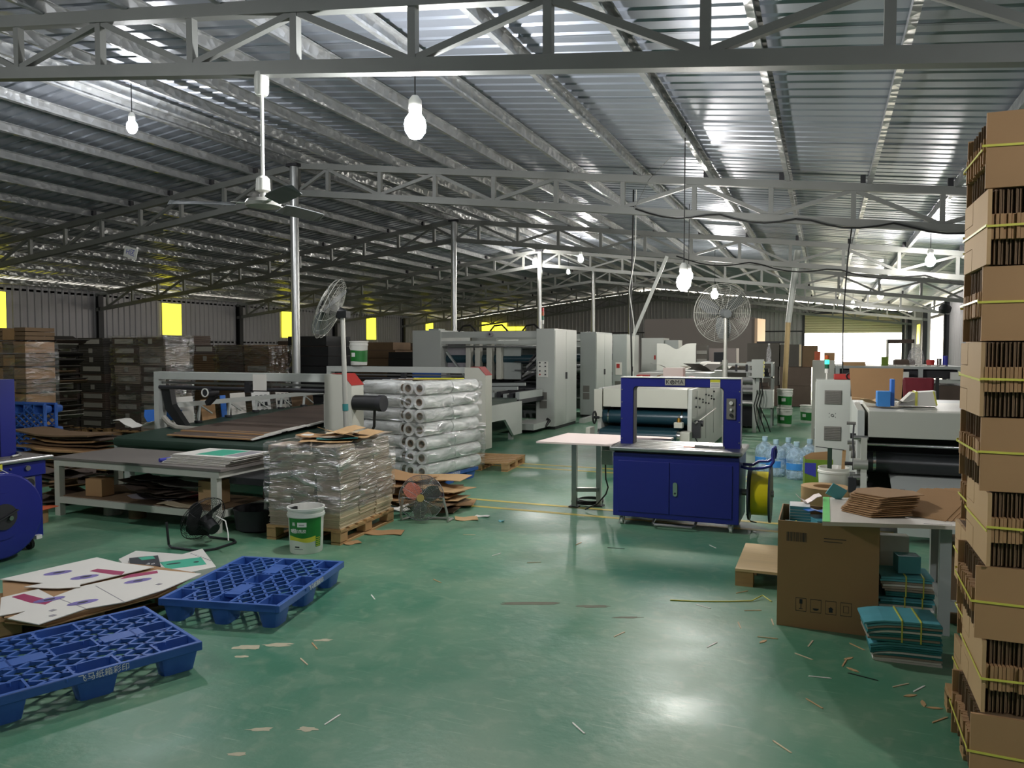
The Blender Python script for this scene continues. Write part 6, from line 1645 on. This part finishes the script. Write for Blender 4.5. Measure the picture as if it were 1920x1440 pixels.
# tan stack at the left edge
for k in range(9):
    for q in range(4):
        w = 0.25 if (k + q) % 2 else 0.27
        stack_bundle('carton_bundle', 'tan carton bundle at the far left edge, %s row, %s from the left' % (NTH[k], ORD2[q]), 'tan bundles at the far left', -12.65 + q * 0.27 + (0.0 if k % 2 else 0.02), 8.6, 0.145 + k * 0.208, w, 0.5, 0.205, 'kraft_dark' if (k + q) % 2 else 'kraft', None, 3 if (k + q) % 2 else 1)
pl_ = thing('wooden_pallet', 'wooden pallet under the tan brick like carton stack', 'pallet', (-12.24, 8.6, 0)); wood_pallet(pl_, 1.1, 0.7, 0.14, 6)
wrap_shell('stretch_wrap', 'film around the tan carton stack at the far left edge', -12.24, 8.6, 1.14, 0.56, 0.5, 1.78, 0, 'stretch_film_far', 0.02)
# messy dark heap next to it
for k in range(26):
    scrap('waste_sheet', -13.15 + RND.uniform(-0.06, 0.08), 9.95 + RND.uniform(-0.2, 0.2), 0.01 + k * 0.072, RND.uniform(0.6, 0.85), RND.uniform(0.4, 0.6), RND.uniform(-0.2, 0.2), RND.choice(['board_charcoal', 'board_brown', 'board_charcoal', 'kraft_dark', 'board_charcoal', 'sticker_grey']), 'crumpled dark waste sheet in the heap beside the tan stack', 'waste sheets heaped beside the tan stack', 0.09, 0.012)
# dark bundles with stickers
for c, (x, w) in enumerate(((-13.88, 0.62), (-13.14, 0.66))):
    column(x, 11.0, 0.14, w, 0.6, 0.172, 10, ['board_charcoal', 'board_brown', 'board_charcoal'], 'board_bundle', ['dark bundle with a grey sticker in the column beside the waste heap', 'dark bundle in the second column from the waste heap', 'dark bundle in the hidden column behind the waste heap'][c], 'dark bundles ' + ['beside the waste heap', 'in the second column', 'in the hidden column'][c], 0.85, 0.02)
for x in (-13.9, -13.1): wood_pallet(thing('wooden_pallet', 'wooden pallet under the ' + ('first' if x < -13.5 else 'second') + ' column of dark bundles', 'pallet', (x, 11.0, 0)), 0.7, 0.62, 0.14, 4)
for c, x in enumerate((-12.18, -11.52)):
    column(x, 10.95, 0.14, 0.62, 0.6, 0.172, 10, ['board_brown', 'board_brown', 'board_grey'], 'board_bundle', ['brown bundle with pale sticker at the left of the film wrapped stack', 'brown bundle with pale sticker at the right of the film wrapped stack'][c], ['left', 'right'][c] + ' bundles in the film wrapped stack', 0.95, 0.035)
wood_pallet(thing('wooden_pallet', 'wooden pallet under the film wrapped brown stack', 'pallet', (-11.85, 10.95, 0)), 1.3, 0.7, 0.14, 6)
wrap_shell('stretch_wrap', 'crinkled film around the brown stack left of the first gantry', -11.85, 10.95, 1.36, 0.66, 0.25, 1.92, 0, 'stretch_film', 0.05, 18, 16)
for c, x in enumerate((-13.05, -12.35, -11.65, -10.95)):
    column(x, 13.1, 0.14, 0.64, 0.6, 0.20, 8 if c else 9, ['board_brown', 'kraft_dark', 'board_brown'], 'board_bundle', 'brown bundle in the %s column behind the first gantry beam' % ['first', 'second', 'third', 'fourth'][c], 'bundles in the %s column behind the first gantry' % ['first', 'second', 'third', 'fourth'][c], 0.25, 0.03)
    wood_pallet(thing('wooden_pallet', 'wooden pallet under the %s column of bundles behind the first gantry' % ['first', 'second', 'third', 'fourth'][c], 'pallet', (x, 13.1, 0)), 0.64, 0.6, 0.14, 4)
wrap_shell('stretch_wrap', 'shiny crumpled film on the two right columns behind the first gantry', -11.3, 13.1, 1.42, 0.68, 0.3, 1.74, 0, 'stretch_film', 0.06, 18, 16)
# far stacks up to the second gantry
for i, (x, y, w, h, mt, lb) in enumerate(((-10.35, 14.2, 1.0, 1.95, 'black_rubber', 'tall black covered stack behind the nearest ridge column'), (-10.9, 17.6, 1.3, 1.85, 'kraft_dark', 'tan stack of sheets behind the white bucket at the left'), (-10.2, 18.6, 1.0, 1.75, 'kraft_dark', 'brown stack far behind the white bucket'), (-9.75, 17.2, 0.9, 1.60, 'black_rubber', 'black stack right of the white bucket'), (-13.0, 17.5, 1.6, 1.9, 'board_brown', 'dark stack far behind the wrapped stacks at the left'), (-15.5, 13.5, 2.0, 1.85, 'board_charcoal', 'dark stack by the left wall behind the waste heap'), (-16.0, 20.0, 3.0, 1.8, 'board_brown', 'long low brown stack along the left wall'), (-14.0, 24.0, 3.0, 1.9, 'board_brown', 'far brown stack near the second yellow window'), (-11.5, 23.0, 1.6, 1.8, 'kraft_dark', 'far tan stack under the third yellow window'))):
    t = thing('pallet_stack', lb, 'stack', (x, y, 0))
    n = 9
    for k in range(n):
        MB().cbox(RND.uniform(-0.03, 0.03), RND.uniform(-0.03, 0.03), h * (k + 0.5) / n, w, 0.9, h / n * 0.94).build('layer', mt, t)
# low pile of cardboard beside the conveyor end
for i in range(14):
    scrap('cardboard_length', -8.85 + RND.uniform(-0.12, 0.12), 6.95 + RND.uniform(-0.12, 0.15), 0.01 + i * 0.043, RND.uniform(1.2, 1.55), RND.uniform(0.35, 0.55), RND.uniform(-0.10, 0.10), RND.choice(['kraft_dark', 'kraft', 'kraft_light', 'board_brown']), 'long brown cardboard length in the low pile left of the green belt', 'cardboard lengths in the low pile', RND.uniform(0.02, 0.05), 0.02)
scrap('white_board_scrap', -8.05, 7.15, 0.68, 0.42, 0.30, 0.4, 'white_paper', 'white board scrap sticking up at the left end of the belt', None, 0.10)
scrap('blue_board_scrap', -8.1, 7.65, 0.70, 0.45, 0.34, -0.3, 'bright_blue', 'bright blue board scrap sticking up by the left gantry post', None, 0.16)
for i in range(9):
    scrap('floor_scrap', -7.55 + RND.uniform(-0.2, 0.2), 5.75 + RND.uniform(-0.2, 0.3), 0.01 + i * 0.05, RND.uniform(0.4, 0.6), RND.uniform(0.25, 0.35), RND.uniform(-0.6, 0.6), RND.choice(['kraft_dark', 'kraft', 'board_brown']), 'brown scrap in the heap between the left strapping machine and the table', 'scraps left of the long table', 0.05, 0.008)
wood_pallet(thing('wooden_pallet', 'old wooden pallet on the floor behind the film rolls', 'pallet', (-4.42, 9.95, 0), math.radians(96)), 0.9, 0.85, 0.12, 6)

# ================================================================ slivers and scraps on the green floor
slv = [MB().prism([(-0.055, -0.003), (0.05, -0.004), (0.058, 0.0), (0.045, 0.005), (-0.05, 0.004)], 0, 0.003).mesh('sliver', m_) for m_ in ('kraft_pale', 'kraft_light', 'white_paper')]
leaf = MB().prism([(-0.035, 0), (-0.01, -0.011), (0.02, -0.009), (0.04, 0.0), (0.015, 0.010), (-0.015, 0.009)], 0, 0.003).mesh('sliver', 'kraft_light')
drk = MB().prism([(-0.07, -0.003), (0.07, -0.004), (0.075, 0.002), (-0.06, 0.005)], 0, 0.003).mesh('sliver', 'black_rubber')
SP = [(-2.92, 6.15), (-1.92, 6.21), (-0.85, 6.55), (-0.45, 4.72), (-0.28, 4.57), (-0.56, 4.34), (-0.08, 4.36), (0.12, 4.35), (0.45, 4.15), (0.37, 4.16), (-0.02, 3.79), (0.0, 4.11), (-0.14, 3.32), (0.50, 3.83), (-2.01, 2.81), (-2.53, 3.29), (-2.61, 3.49), (-0.97, 3.15), (-2.07, 5.53), (-0.40, 5.02), (-0.70, 4.98), (-0.27, 4.85), (-0.50, 5.38), (-2.43, 5.63), (-1.08, 4.30), (-2.54, 4.82), (-2.77, 4.34), (-0.05, 4.57), (0.19, 4.62)]
for i, (x, y) in enumerate(SP):
    tag(put('cardboard_sliver', slv[i % 3], None, (x, y, 0.0), RND.uniform(0, 3.1)), 'thin pale cardboard sliver lying on the green floor', 'scrap', 'slivers on the green floor')
for i, (x, y) in enumerate([(0.16, 4.27), (0.14, 4.42), (0.40, 4.05), (0.45, 3.98), (0.49, 3.95), (0.45, 4.51), (-0.30, 4.50)]):
    tag(put('cardboard_chip', leaf, None, (x, y, 0.0), RND.uniform(0, 3.1)), 'leaf shaped brown cardboard chip on the floor near the right stack', 'scrap', 'brown chips near the right stack')
for i, (x, y) in enumerate([(-1.59, 6.19), (0.20, 4.20)]):
    tag(put('dark_sliver', drk, None, (x, y, 0.0), 0.1 - 0.4 * i), ['dark sliver on the floor in front of the blue strapping machine', 'dark sliver on the floor in front of the teal print bundles'][i], 'scrap')
